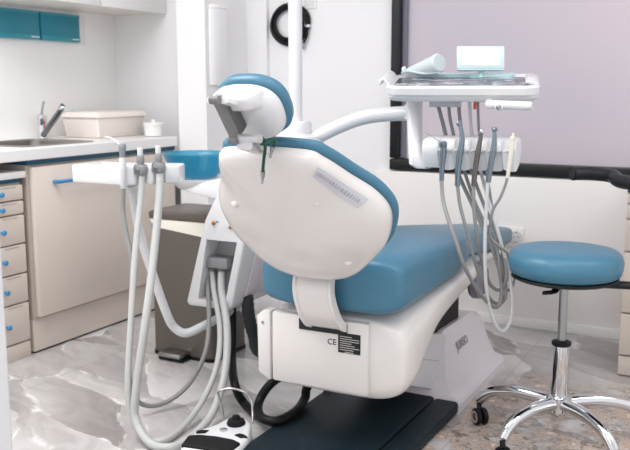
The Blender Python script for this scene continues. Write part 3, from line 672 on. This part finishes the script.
MB().lathe([(0.022, 0), (0.022, 0.03), (0.03, 0.034)], (-1.735, 2.72, 0.29), None, 18).build('drain_cap', 'white', un)
MB().lathe([(0.11, 0), (0.11, 0.09), (0.10, 0.11), (0.07, 0.12)], (-1.56, 2.8, 0.86), None, 36).build('pole_base', 'white', un)
MB().lathe([(0.06, 0), (0.06, 0.035), (0.055, 0.045), (0.03, 0.047)], (-1.552, 2.8, 0.98), None, 32).build('pole_collar', 'white', un)
MB().lathe([(0.0255, 0), (0.0255, 1.2), (0.02, 1.205)], (-1.552, 2.8, 1.02), None, 32).build('lamp_pole', 'white', un)
# bowl
bc_ = Vector((-1.965, 2.74, 0.79))
MB().lathe([(0.05, 0.006), (0.078, 0.010), (0.098, 0.03), (0.124, 0.085), (0.131, 0.1), (0.136, 0.105), (0.133, 0.107), (0.127, 0.101), (0.119, 0.085), (0.093, 0.033), (0.075, 0.016), (0.03, 0.013)], bc_, None, 48).build('bowl', 'bowl', un)
MB().lathe([(0.04, -0.04), (0.07, -0.034), (0.094, -0.008), (0.100, 0.006), (0.094, 0.008), (0.08, 0.006), (0.03, 0.004)], bc_, None, 40).build('bowl_stand', 'white', un)
MB().prism([(-1.98, 0.755), (-1.78, 0.72), (-1.76, 0.82), (-1.86, 0.80)], 2.66, 2.80, xz, 0.012).build('bowl_neck', 'white', un)

# ------------------------------------------------------------------ assistant tray, arm and hoses
TY = 2.22
tr = thing('assistant_tray', 'white instrument holder tray left of the chair on a bent arm', 'tray', (-1.9, 2.35, 0.82))
tp = MB()
pA = at(72, 183, TY); pB = at(122, 187, TY)
zt = 0.885; zb = 0.822
planp = [(pA.x, TY), (pB.x, TY), (pB.x+0.02, TY+0.02), (pB.x+0.028, TY+0.032), (pB.x+0.03, TY+0.085), (pB.x+0.05, TY+0.085), (pB.x+0.055, TY+0.06), (pB.x+0.072, TY+0.075), (pB.x+0.074, TY+0.13), (pB.x+0.092, TY+0.13), (pB.x+0.098, TY+0.105), (pB.x+0.126, TY+0.155), (pB.x+0.09, TY+0.235), (pB.x+0.02, TY+0.21), (pB.x-0.05, TY+0.17), (pA.x, TY+0.15)]
tp.prism(planp, zb, zt, lambda u, v, d: Vector((u, v, d)), 0.009, 3)
tbody = tp.build('tray', 'white', tr)
cut(tbody, MB().prism([(pA.x+0.03, TY+0.05), (pA.x+0.14, TY+0.05), (pA.x+0.15, TY+0.12), (pA.x+0.03, TY+0.12)], zt-0.02, zt+0.03, lambda u, v, d: Vector((u, v, d))))
MB().tube([at(132, 186, TY+0.13), at(139, 230, TY+0.16), at(153, 275, TY+0.2), at(166, 312, TY+0.24), at(174, 327, TY+0.27), at(186, 333, TY+0.3), at(203, 326, TY+0.36), at(226, 314, TY+0.46), at(240, 304, TY+0.55)], 0.0165, 16, 8).build('arm', 'white', tr)
MB().lathe([(0.02, 0), (0.022, 0.004), (0.022, 0.02)], at(131, 190, TY+0.13)-Vector((0, 0, 0.01)), None, 16).build('arm_socket', 'white', tr)

def clip_ring(p, par, r=0.022):   # forked grey cradle
    pts = [p+Vector((r*math.cos(a), r*math.sin(a), 0)) for a in [math.radians(x_) for x_ in range(-60, 241, 25)]]
    return MB().tube(pts, 0.017, 10, 3, ry=0.005).build('holder_fork', 'grey', par)
# air-water syringe
def P3(l, rad=0.0):
    out = []
    for a in l:
        p = at(*a)
        if rad and p.z < rad+0.003:
            d_ = _ray(a[0], a[1]); p = Vector((0, 0, HC))+d_*((rad+0.003-HC)/d_.z)
        out.append(p)
    return out
sy = thing('air_water_syringe', 'slim grey air-water syringe, first from the left in the assistant tray', 'syringe', at(124, 187, TY), 'assistant instruments')
MB().tube(P3([(121, 146, TY), (116, 141.5, TY), (111, 138, TY), (105.5, 137, TY)]), 0.003, 8, 5).build('nozzle', 'palehose', sy)
MB().lathe([(0.009, 0), (0.0095, 0.006), (0.010, 0.02), (0.013, 0.03), (0.0135, 0.042), (0.010, 0.047)], at(122.5, 158, TY), (0, 0, 1), 18).build('head', 'grey', sy)
MB().tube(P3([(122.5, 158, TY), (123, 172, TY-0.005), (123.5, 188, TY)]), lambda f: 0.0125-0.003*f, 14, 4).build('handle', 'palehose', sy)
MB().tube(P3([(123.5, 187, TY), (123, 210, TY), (127, 238, TY-0.01), (132, 262, TY-0.02), (131, 310, TY-0.03), (128, 360, TY-0.04), (134, 396, TY+0.0), (150, 406, TY+0.06), (172, 399, TY+0.14), (192, 380, TY+0.2), (206, 350, TY+0.26), (209, 318, TY+0.34), (208, 280, TY+0.42), (211, 266, 2.655)], 0.012), 0.0085, 10, 8).build('hose', 'darkhose', sy)
def suction(label, top, route, rad, ribs):
    s_ = thing('suction_hose', label, 'suction hose', at(top[0], top[1]+30, TY+0.07), 'assistant instruments')
    x, y, Yd = top
    p0 = at(x, y, Yd)
    MB().lathe([(0.0085, 0), (0.0095, 0.004), (0.0095, 0.024), (0.0065, 0.026)], p0+Vector((0, 0, -0.022)), (0, 0, 1), 16).build('mouthpiece', 'white', s_)
    MB().lathe([(0.010, -0.085), (0.0135, -0.08), (0.0145, -0.06), (0.012, -0.05), (0.0135, -0.045), (0.0135, -0.03), (0.010, -0.022)], p0, (0, 0, 1), 18).build('handle', 'grey', s_)
    clip_ring(p0+Vector((0, 0.0, -0.07)), s_, 0.0195)
    MB().lathe([(0.009, -0.004), (0.011, 0), (0.011, 0.006), (0.008, 0.009)], p0+Vector((0.002, -0.012, -0.062)), (0.2, -1, 0.1), 16).build('slide_valve', 'grey', s_)
    MB().tube(P3(route, rad*1.3), rad, 12, 8, ribs=ribs).build('hose', 'hose', s_)
suction('smooth grey suction hose, the middle one of the three in the assistant tray', (140, 149, TY+0.05), [(142, 176, TY+0.05), (140, 205, TY+0.03), (135, 255, TY-0.02), (131, 320, TY-0.08), (128, 380, TY-0.13), (131, 415, TY-0.14), (143, 437, TY-0.12), (162, 441, TY-0.06), (182, 428, TY+0.02), (203, 400, TY+0.12), (217, 365, TY+0.22), (220, 328, TY+0.32), (214, 290, TY+0.4), (212.5, 272, 2.645)], 0.0108, 0)
suction('thick ribbed grey suction hose, rightmost in the assistant tray', (158, 147, TY+0.09), [(160, 174, TY+0.09), (159, 200, TY+0.07), (153, 262, TY+0.0), (145, 325, TY-0.08), (136, 390, TY-0.13), (136, 420, TY-0.145), (150, 443, TY-0.14), (172, 447, TY-0.1), (193, 436, TY-0.02), (213, 412, TY+0.08), (225, 372, TY+0.2), (227, 328, TY+0.32), (221.5, 290, TY+0.4), (221.5, 272, 2.645)], 0.0145, 0.0042)

# black hoses from unit to the chair
def hose(name, label, pts, r, m='black', ribs=0):
    o = MB().tube(pts, r, 12, 8, ribs=ribs).build(name, m); tag(o, label, 'hose'); return o
Z = 0.022
def fl(px, py, z=Z):
    d_ = _ray(px, py); return Vector((0, 0, HC))+d_*((z-HC)/d_.z)
hose('drain_hose', 'smooth black hose dropping from under the white spittoon unit to the floor', [at(232.5, 306, 2.72), at(232.5, 335, 2.68), at(232, 360, 2.6), fl(235, 385, 0.1), fl(244, 403, 0.03), fl(262, 418), fl(285, 424), fl(305, 416), fl(325, 404), Vector((-1.38, 2.73, Z+0.02))], 0.016)
hose('supply_hose', 'black hose looping on the floor and up under the chair', [Vector((-1.29, 2.42, 0.25)), at(281, 376, 2.46), fl(267, 388, 0.11), fl(258.5, 404, 0.06), fl(261, 417, 0.055), fl(277, 421, 0.055), fl(296, 411, 0.06), at(305, 398, 2.52), at(309, 384, 2.53), Vector((-1.25, 2.55, 0.25))], 0.016)
hose('corrugated_hose', 'dark corrugated conduit from the spittoon unit behind the chair body', [at(247, 296, 2.70), at(249, 316, 2.70), at(254, 336, 2.72), at(263, 354, 2.74), (-1.45, 2.78, 0.085), (-1.40, 2.84, 0.07)], 0.026, 'conduit', 0.008)

# foot control
fx, fy = -1.462, 2.138
fo = thing('foot_control', 'white and black foot pedal control with wire handle on the floor', 'foot pedal', (fx, fy, 0))
fpoly = [(-0.085, -0.12), (0.085, -0.12), (0.098, -0.08), (0.098, 0.0), (0.07, 0.09), (0.045, 0.12), (-0.005, 0.125), (-0.03, 0.11), (-0.045, 0.06), (-0.088, 0.0), (-0.098, -0.06)]
rotf = Matrix.Translation((fx, fy, 0)) @ Matrix.Rotation(math.radians(9), 4, "Z")
def ftop(u, v): return 0.05+0.02*(v+0.12)/0.245
def ff(poly, zl, bev, base=None):
    t_ = MB(); 
    t_.prism(poly, 0, 1, lambda u, v, d: rotf @ Vector((u, v, (base(u, v) if base else 0.0) if d == 0 else zl(u, v))), bev, 3); return t_
ff(fpoly, ftop, 0.022).build('housing', 'white', fo)
ff([(-0.083, -0.112), (0.08, -0.112), (0.09, -0.05), (0.06, -0.035), (0, -0.03), (-0.06, -0.035), (-0.09, -0.05)], lambda u, v: ftop(u, v)+0.006, 0.004, lambda u, v: ftop(u, v)-0.012).build('tread', 'black', fo)
def fpt(u, v, z): return rotf @ Vector((u, v, z))
MB().lathe([(0.03, -0.008), (0.031, 0.004), (0.026, 0.014), (0.014, 0.018), (0.012, 0.027), (0.006, 0.03)], fpt(0.02, 0.075, ftop(0, 0.075)), None, 20).build('knob', 'black', fo)
MB().lathe([(0.013, -0.004), (0.013, 0.004), (0.009, 0.006)], fpt(0.0, 0.02, ftop(0, 0.02)), None, 16).build('button', 'chrome', fo)
for uu, vv, a in ((-0.062, -0.008, 0.5), (0.07, 0.0, -0.35)):
    m_ = rotf @ Matrix.Translation((uu, vv, 0)) @ Matrix.Rotation(a, 4, 'Z')
    MB().prism([(-0.02, -0.009), (0.01, -0.012), (0.024, 0.006), (0.0, 0.013), (-0.017, 0.009)], -0.006, 0.003, lambda u, v, d: m_ @ Vector((u, v, ftop(uu, vv)+d)), 0.002).build('side_button', 'black', fo)
MB().tube([at(223, 420, 2.29), at(222.5, 412, 2.30), at(218.5, 396, 2.32), at(219.5, 391, 2.32), at(231, 388.5, 2.34), at(244, 392, 2.34), at(251, 400, 2.34), at(252.5, 412, 2.32), at(252.5, 423, 2.29)], 0.0042, 8, 6).build('wire_handle', 'steel', fo)

# ------------------------------------------------------------------ delivery unit
DX, DY, DZ = -0.925, 2.86, 1.157
de = thing('delivery_unit', 'white dentist instrument tray unit on a curved arm over the seat', 'delivery unit', (DX, DY, DZ))
tilt = Matrix.Translation((DX, DY, DZ)) @ Matrix.Rotation(math.radians(15), 4, 'Z') @ Matrix.Rotation(math.radians(8), 4, 'X')
def dl(u, v, w_): return tilt @ Vector((u, v, w_))
def drr(hx, hy, r, w_, cy=0): return [dl(a, b+cy, w_) for a, b in rrect(hx, hy, r, 8)]
MB().rings([drr(0.22, 0.12, 0.04, -0.038), drr(0.238, 0.138, 0.045, -0.034), drr(0.248, 0.148, 0.05, -0.022), drr(0.246, 0.15, 0.05, -0.012), drr(0.25, 0.16, 0.05, -0.010), drr(0.252, 0.162, 0.05, 0.012), drr(0.248, 0.157, 0.05, 0.019), drr(0.24, 0.147, 0.045, 0.019), drr(0.237, 0.143, 0.045, 0.012)]).build('tray', 'white', de)
MB().rings([drr(0.23, 0.116, 0.03, 0.0105, -0.024), drr(0.23, 0.116, 0.03, 0.0155, -0.024)]).build('control_mat', 'mat', de)
for u in (-0.205, -0.13):
    MB().prism([(0.024*math.cos(a), 0.013*math.sin(a)) for a in [2*PI*k/20 for k in range(20)]], 0.0155, 0.0172, lambda p, q_, d: dl(u+p, -0.09+q_, d)).build('key_pad', 'strip', de)
MB().rings([drr(0.17, 0.02, 0.012, 0.0145, 0.115), drr(0.17, 0.02, 0.012, 0.026, 0.115)]).build('rear_glass_shelf', 'mint', de)
# curled grips at both ends
def grip(sg):
    prof = [(0.232, 0.012), (0.243, 0.018), (0.252, 0.032), (0.265, 0.039), (0.278, 0.032), (0.283, 0.012), (0.276, 0.010), (0.271, 0.024), (0.264, 0.028), (0.257, 0.018), (0.252, -0.006), (0.24, -0.008)]
    if sg > 0: prof = [(0.235, 0.012), (0.205, 0.019), (0.215, 0.026), (0.23, 0.027), (0.243, 0.022), (0.249, 0.012), (0.249, -0.004), (0.24, -0.005)]
    MB().prism([(sg*a, b) for a, b in prof], -0.09, 0.11, lambda u, v, d: dl(u, d, v), 0.003).build('grip', 'white', de)
grip(-1); grip(1)
# monitor
s0 = at(480.5, 58.0, 2.96); rx = Matrix.Translation(s0) @ Matrix.Rotation(math.radians(24), 4, 'Z') @ Matrix.Rotation(math.radians(-14), 4, 'X')
MB().box(-0.083, 0.083, -0.006, 0.012, -0.04, 0.042, 0.005, mtx=rx).build('monitor', 'monitorwhite', de)
MB().box(-0.066, 0.066, -0.0072, -0.0055, -0.028, 0.031, mtx=rx).build('screen', 'screen', de, smooth=False)
MB().box(-0.08, 0.08, -0.005, 0.012, -0.045, -0.0395, 0.002, mtx=rx).build('monitor_base', 'mint', de)
MB().lathe([(0.016, -0.04), (0.012, -0.03), (0.01, 0.0)], s0+Vector((0, 0.01, -0.045)), None, 14).build('monitor_stem', 'mint', de)
# arm from the pole base
MB().tube([Vector((-1.52, 2.82, 0.945)), Vector((-1.47, 2.83, 0.97)), at(340, 126, 2.86), at(362, 118, 2.89), at(385, 114.5, 2.91), at(412, 113, 2.92)], 0.0265, 18, 8).build('arm', 'white', de)
MB().lathe([(0.026, 0), (0.03, 0.004), (0.03, 0.05), (0.026, 0.055)], at(412, 113, 2.92)+Vector((0, 0, -0.025)), None, 24).build('arm_joint', 'white', de)
nk = []
for (px, py, Yd, hx, hy) in ((414.5, 101, 2.86, 0.026, 0.03), (414.5, 115, 2.84, 0.024, 0.03), (415, 135, 2.80, 0.022, 0.03), (416.5, 152, 2.77, 0.024, 0.032), (419, 164, 2.76, 0.03, 0.03), (423, 168, 2.76, 0.026, 0.024)):
    p = at(px, py, Yd); nk.append([p+Vector((a, b, 0)) for a, b in rrect(hx, hy, 0.018)])
MB().rings(nk).build('neck', 'white', de)
# instrument holder
def FYP(px): return 2.685+0.00062*(px-420)
hA = at(421, 155, 2.70); hB = at(514, 155, 2.76)
hz = 0.942
hp = [(0.0, -0.012), (0.004, 0.028), (0.016, 0.038), (0.085, 0.046), (0.10, 0.036), (0.10, -0.01), (0.08, -0.05), (0.024, -0.06)]
tops = [(433, 145), (458.5, 123), (482, 131.5), (495, 129.5), (512.5, 136)]
mids = [(434, 168), (459, 168), (476, 168), (491, 168), (508, 168)]
slots = [443, 459.5, 476, 492.5, 509]
for px in slots:
    p = at(px, 160, FYP(px)+0.015)
    MB().tube([Vector((p.x+0.018*math.cos(a), p.y+0.003+0.018*math.sin(a), hz+0.002)) for a in [math.radians(k) for k in range(-10, 191, 20)]], 0.004, 8, 2, ry=0.008).build('cradle', 'skirt', de)
sx_ = [at(px, 160, FYP(px)).x for px in slots]
secs = []; NX = 100
for i in range(NX+1):
    x = hA.x+(hB.x-hA.x)*i/NX
    bm_ = max(max(0, 1-((x-c)/0.024)**2)**0.5 if abs(x-c) < 0.024 else 0 for c in sx_)
    ed = 0.006*(max(0, 1-min(i, NX-i)/2.0))
    sec = []
    for a, b in hp:
        fr = a < 0.05
        uu = a + (0.022*bm_*(1.0 if b > -0.03 else 0.45) if fr else 0) + (ed if fr else -ed)
        vv = b + (-0.008*bm_ if (fr and b < -0.05) else 0) - (ed if b > 0.03 else 0)
        sec.append(Vector((x, 2.70+uu+(x-hA.x)*0.19, hz+vv)))
    secs.append(sec)
MB().rings(secs).build('instrument_holder', 'white', de, ang=50)
MB().box(at(431, 105, 2.88).x, at(461, 105, 2.88).x, 2.86, 2.89, 1.082, 1.108, 0.003).build('connector_block', 'strip', de)
tg = at(475, 104.5, 2.84); MB().box(tg.x-0.005, tg.x+0.005, 2.838, 2.841, tg.z-0.016, tg.z+0.018).build('orange_tag', 'orange', de, smooth=False)
# grab handle with joystick
g0, g1 = at(487, 104.5, 2.73), at(532, 106, 2.73)
MB().tube([g0+Vector((0, 0.03, 0.012)), g0+Vector((0.006, 0.01, 0.0)), g0+Vector((0.03, 0, 0)), g0.lerp(g1, 0.6), g1], lambda f: 0.0145 if f < 0.96 else 0.012, 16, 6).build('handle', 'white', de)
kp = at(499, 107, 2.715)
MB().lathe([(0.0135, -0.012), (0.0135, 0.006), (0.010, 0.009)], kp, (0.1, -1, 0.05), 20).build('handle_end', 'white', de)
MB().lathe([(0.009, 0), (0.009, 0.004), (0.004, 0.006)], kp+Vector((0.001, -0.009, 0)), (0.1, -1, 0.05), 16).build('joystick', 'steel', de)

# cup lying on the tray
cu0 = at(440, 62.5, 2.86); cu1 = at(408, 72.5, 2.93)
cp = thing('plastic_cup', 'pale translucent cup lying tipped on the dentist tray left of the monitor', 'cup', cu0)
dv = (cu1-cu0); Lc = dv.length; 
MB().lathe([(0.018, 0.0), (0.029, 0.001), (0.033, 0.006), (0.033, 0.012), (0.030, 0.03), (0.02, Lc*0.75), (0.014, Lc), (0.008, Lc+0.002)], cu0+Vector((0, -0.0, 0)), dv, 28).build('body', 'film', cp)
MB().tube([at(404, 73, 2.92), at(410, 71.5, 2.9), at(425, 74, 2.88), at(440, 73, 2.86)], 0.006, 8, 5, ry=0.014).build('wrap', 'film', cp)
MB().sphere(at(404, 69.5, 2.92), 0.009, (1, 1, 1.3)).build('wrap_knot', 'film', cp)

# handpieces with hoses
FY, BY = 2.685, 2.875
def hand(name, label, cat, path, radf, m, route, hm, hr=0.0062, extra=None):
    h = thing(name, label, cat, at(path[-1][0], path[-1][1], FYP(path[-1][0])), 'instruments in the dentist holder')
    MB().tube([at(x, y, FYP(path[-1][0])) for x, y in path], radf, 14, 6).build('handle', m, h)
    MB().tube([at(x, y, Yd+(FYP(path[-1][0])-FY if Yd < 2.8 else 0)) for x, y, Yd in route], hr, 10, 8).build('hose', hm, h)
    if extra: extra(h)
    return h
def ex1(h):
    MB().tube([at(441, 143, FYP(442)), at(433.5, 137.5, FYP(442)), at(425, 132.5, FYP(442))], 0.0012, 6, 3).build('needle', 'chrome', h)
    MB().lathe([(0.010, 0), (0.0135, 0.006), (0.0135, 0.016), (0.009, 0.02)], at(443.5, 147.5, FYP(442)), (-0.1, -0.1, 1), 16).build('head', 'handpiece', h)
hand('air_water_syringe', 'blue-grey air-water syringe with thin needle, leftmost in the dentist holder', 'syringe', [(443.5, 147), (443, 157), (442, 168), (441.5, 182)], lambda f: 0.0115-0.004*f, 'handpiece',
     [(441.5, 181, FY-0.01), (443, 200, FY-0.03), (448.5, 220, FY-0.07), (455.5, 240, FY-0.09), (464, 265, FY-0.08), (477, 289, FY-0.01), (492, 306, FY+0.06), (500, 303, FY+0.1), (501, 280, FY+0.13), (492, 247, FY+0.15), (477, 215, FY+0.16), (461, 180, BY), (450, 150, BY), (442, 120, BY), (437, 101, BY)], 'darkhose', 0.0068, ex1)
def ex2(h):
    MB().lathe([(0.006, -0.008), (0.0085, -0.006), (0.0085, 0.006), (0.006, 0.008)], at(459, 123.5, FYP(457.5)), (0.5, -0.8, 0.2), 14).build('head', 'handpiece', h)
hand('dental_handpiece', 'tallest blue-grey handpiece, second from left in the dentist holder', 'handpiece', [(460, 124), (461.5, 132), (462, 142), (459.5, 158), (458, 170), (457.5, 186)], lambda f: 0.006+0.0045*min(1, f*2)-0.003*max(0, f-0.6), 'handpiece',
     [(457.5, 185, FY), (460, 205, FY), (466, 228, FY), (473, 255, FY+0.02), (481, 280, FY+0.05), (491, 300, FY+0.08), (501, 303, FY+0.11), (506, 292, FY+0.13), (502, 268, FY+0.14), (492, 238, FY+0.15), (476, 205, FY+0.17), (464, 170, BY), (455, 140, BY), (450, 118, BY), (448.5, 101, BY)], 'darkhose', 0.0062, ex2)
def ex3(h):
    MB().lathe([(0.005, -0.007), (0.0075, -0.005), (0.0075, 0.005), (0.005, 0.007)], at(482, 131.5, FYP(473.5)), (0.5, -0.8, 0.2), 14).build('head', 'chrome', h)
hand('dental_handpiece', 'dark bronze-grey handpiece in the middle of the dentist holder', 'handpiece', [(481.5, 132), (480, 141), (478, 152), (475.5, 168), (473.5, 186)], lambda f: 0.0055+0.004*min(1, f*2)-0.002*max(0, f-0.6), 'handpiece_dark',
     [(473.5, 185, FY), (474, 210, FY), (477, 235, FY+0.01), (482, 262, FY+0.04), (490, 284, FY+0.07), (500, 290, FY+0.1), (506, 280, FY+0.12), (505, 260, FY+0.14), (497, 235, FY+0.15), (484, 205, FY+0.17), (472, 172, BY), (464, 142, BY), (460, 120, BY), (458.5, 101, BY)], 'darkhose', 0.0062, ex3)
def ex4(h):
    MB().lathe([(0.005, -0.008), (0.008, -0.006), (0.008, 0.006), (0.005, 0.008)], at(494.5, 129.5, FYP(488)), (-0.5, -0.8, 0.2), 14).build('head', 'handpiece', h)
hand('dental_handpiece', 'blue-grey handpiece with pale hose, fourth from left in the dentist holder', 'handpiece', [(494.5, 130), (494.5, 138), (493.5, 150), (490.5, 166), (488, 182)], lambda f: 0.0055+0.0045*min(1, f*2)-0.002*max(0, f-0.6), 'handpiece',
     [(488, 181, FY), (486.5, 205, FY), (485, 240, FY), (485.5, 275, FY), (489, 305, FY+0.01), (497, 327, FY+0.02), (505, 330, FY+0.04), (511.5, 315, FY+0.06), (511.5, 290, FY+0.08), (506, 262, FY+0.1), (498, 232, FY+0.13), (488, 198, FY+0.16), (479, 165, BY), (472, 135, BY), (469.5, 101, BY)], 'palehose', 0.0062, ex4)
def ex5(h):
    MB().lathe([(0.008, 0), (0.009, 0.003), (0.009, 0.012), (0.0045, 0.016), (0.004, 0.026)], at(512.3, 141, FYP(507.5)), (0.08, 0, 1), 14).build('tip', 'ivory', h)
hand('ultrasonic_scaler', 'ivory scaler handpiece, rightmost in the dentist holder', 'scaler', [(512.3, 141), (511.3, 152), (509.5, 165), (507.5, 178)], lambda f: 0.0085-0.0025*f, 'ivory',
     [(507.5, 177, FY), (505, 186, FY), (500, 198, FY), (493.5, 209, FY), (490.5, 222, FY), (490, 236, FY+0.01), (498, 245, FY+0.02), (508, 254, FY+0.04), (514, 268, FY+0.06), (513, 285, FY+0.08), (506, 290, FY+0.1), (501, 275, FY+0.12), (496, 240, FY+0.14), (491, 200, FY+0.16), (484, 160, BY), (479, 130, BY), (478, 101, BY)], 'darkhose', 0.0048, ex5)

# ------------------------------------------------------------------ stool
SX, SY = at(563.5, 300, 2.73).x, 2.73
sl = thing('dental_stool', 'round blue seat stool on a chrome five star base with castors', 'stool', (SX, SY, 0))
MB().lathe([(0.10, 0.533), (0.155, 0.535), (0.171, 0.544), (0.1775, 0.565), (0.1785, 0.585), (0.172, 0.605), (0.158, 0.617), (0.12, 0.623), (0.02, 0.625)], (SX, SY, 0.022), None, 64).build('seat', 'blue', sl, ang=60)
MB().lathe([(0.05, 0.519), (0.155, 0.522), (0.168, 0.528), (0.165, 0.535), (0.05, 0.535)], (SX, SY, 0.022), None, 48).build('seat_pan', 'black', sl)
MB().lathe([(0.014, 0.27), (0.014, 0.544), (0.012, 0.545)], (SX, SY, 0), None, 24).build('gas_rod', 'steel', sl)
MB().lathe([(0.028, 0.323), (0.031, 0.326), (0.031, 0.336), (0.02, 0.341)], (SX, SY, 0), None, 24).build('collar', 'black', sl)
MB().lathe([(0.026, 0.09), (0.0275, 0.095), (0.0275, 0.323), (0.02, 0.324)], (SX, SY, 0), None, 28).build('column', 'chrome', sl)
MB().lathe([(0.03, 0.10), (0.042, 0.105), (0.042, 0.15), (0.03, 0.157)], (SX, SY, 0), None, 28).build('hub', 'chrome', sl)
MB().prism([(-0.055, -0.02), (0.055, -0.02), (0.055, 0.02), (-0.055, 0.02)], 0.525, 0.542, lambda u, v, d: Vector((SX+u, SY+v, d)), 0.004).build('mechanism', 'black', sl)
lv = at(548, 288, SY-0.12); MB().tube([(SX-0.02, SY-0.02, 0.527), (lv.x+0.02, lv.y, 0.527), (lv.x-0.012, lv.y-0.012, 0.522)], 0.006, 8, 3, ry=0.012).build('lever', 'black', sl)
base_az = math.radians(101.5)
for k in range(5):
    a = base_az+k*2*PI/5; dx, dy = math.cos(a), math.sin(a); R0 = 0.308
    def lp(r_, z): return Vector((SX+dx*r_, SY+dy*r_, z))
    MB().tube([lp(0.02, 0.128), lp(0.08, 0.134), lp(0.155, 0.134), lp(0.235, 0.115), lp(0.278, 0.075)], lambda f: 0.0225-0.005*f, 14, 6, ry=None).build('leg', 'chrome', sl)
    cw = lp(0.278, 0.029)+Vector((0.012, -0.024, 0)); aw = a+0.9; wd = Vector((math.cos(aw), math.sin(aw), 0))
    cs = MB(); 
    for sgn in (-1, 1): cs.lathe([(0.014, 0.004), (0.027, 0.005), (0.029, 0.008), (0.029, 0.018), (0.025, 0.021), (0.01, 0.0205)], cw, wd*sgn, 20)
    cs.tube([cw+Vector((0, 0, 0.0)), lp(0.278, 0.07)], 0.009, 10, 1)
    c_ = cs.build('castor', 'black', sl)
    cr_ = MB()
    for sgn in (-1, 1): cr_.lathe([(0.021, 0.0205), (0.021, 0.022), (0.014, 0.022), (0.014, 0.0205)], cw, wd*sgn, 20)
    cr_.build('castor_ring', 'taupe', c_)
# side support: bracket, post and padded torso arm
br = [Vector((SX+0.03, SY+0.0, 0.534)), Vector((SX+0.14, SY+0.03, 0.534)), Vector((SX+0.27, SY+0.06, 0.536)), Vector((SX+0.295, SY+0.065, 0.55)), Vector((SX+0.30, SY+0.066, 0.58)), Vector((SX+0.30, SY+0.066, 0.835))]
MB().tube(br, 0.013, 12, 4, ry=0.017).build('support_bar', 'blackmetal', sl)
A0 = at(572, 174, 3.05); arc = []
for k in range(9):
    f = k/8
    arc.append(None)
e1 = at(592, 173.5, 3.06); e2 = at(612, 176, 3.04); e3 = at(624, 182, 2.98); e4 = Vector((SX+0.31, SY+0.12, 0.84)); e5 = Vector((SX+0.30, SY-0.0, 0.84)); e6 = Vector((SX+0.25, SY-0.09, 0.84))
MB().tube([A0, at(577, 173.5, 3.06), e1, e2, e3, e4, e5, e6], lambda f: 0.024 if 0.03 < f < 0.97 else 0.017, 18, 8, ry=None).build('torso_rest', 'vinylblack', sl)

# ------------------------------------------------------------------ light
def area(name, loc, rot, sx, sy, power, col=(1, 1, 1)):
    l = bpy.data.lights.new(name, 'AREA'); l.shape = 'RECTANGLE'; l.size = sx; l.size_y = sy; l.energy = power; l.color = col
    o = bpy.data.objects.new(name, l); COL.objects.link(o); o.location = loc; o.rotation_euler = rot; return o
area('unseen_ceiling_light', (-2.2, 1.35, 2.66), (0, 0, 0), 1.3, 1.3, 56)
area('unseen_ceiling_light', (-0.3, 1.6, 2.66), (0, 0, 0), 1.2, 1.2, 14)
area('unseen_ceiling_light', (1.1, 2.4, 2.66), (0, 0, 0), 1.2, 1.2, 18)  # added unseen lamp, brightens the partition side from the right
area('unseen_ceiling_light', (-1.2, 0.0, 2.66), (0, 0, 0), 1.6, 1.0, 22)
wd = bpy.data.worlds.new('ambient_fill'); SC.world = wd; wd.use_nodes = True  # added even ambient fill, entering through the open sides of the room
bg = wd.node_tree.nodes['Background']; bg.inputs['Color'].default_value = (0.97, 0.98, 1.0, 1); bg.inputs['Strength'].default_value = 1.2

# ------------------------------------------------------------------ camera
cd = bpy.data.cameras.new('camera'); cam = bpy.data.objects.new('camera', cd); COL.objects.link(cam)
cd.sensor_width = 36; cd.lens = FPX/630*36; cd.clip_start = 0.05
cam.location = (0, 0, HC); cam.rotation_euler = (PI/2-PITCH, 0, YAW)
cd.dof.use_dof = True; cd.dof.focus_distance = 2.35; cd.dof.aperture_fstop = 5.6
SC.camera = cam
SC.view_settings.view_transform = 'Standard'; SC.view_settings.look = 'None'; SC.view_settings.gamma = 1; SC.view_settings.exposure = -0.08
SC.view_settings.use_curve_mapping = False
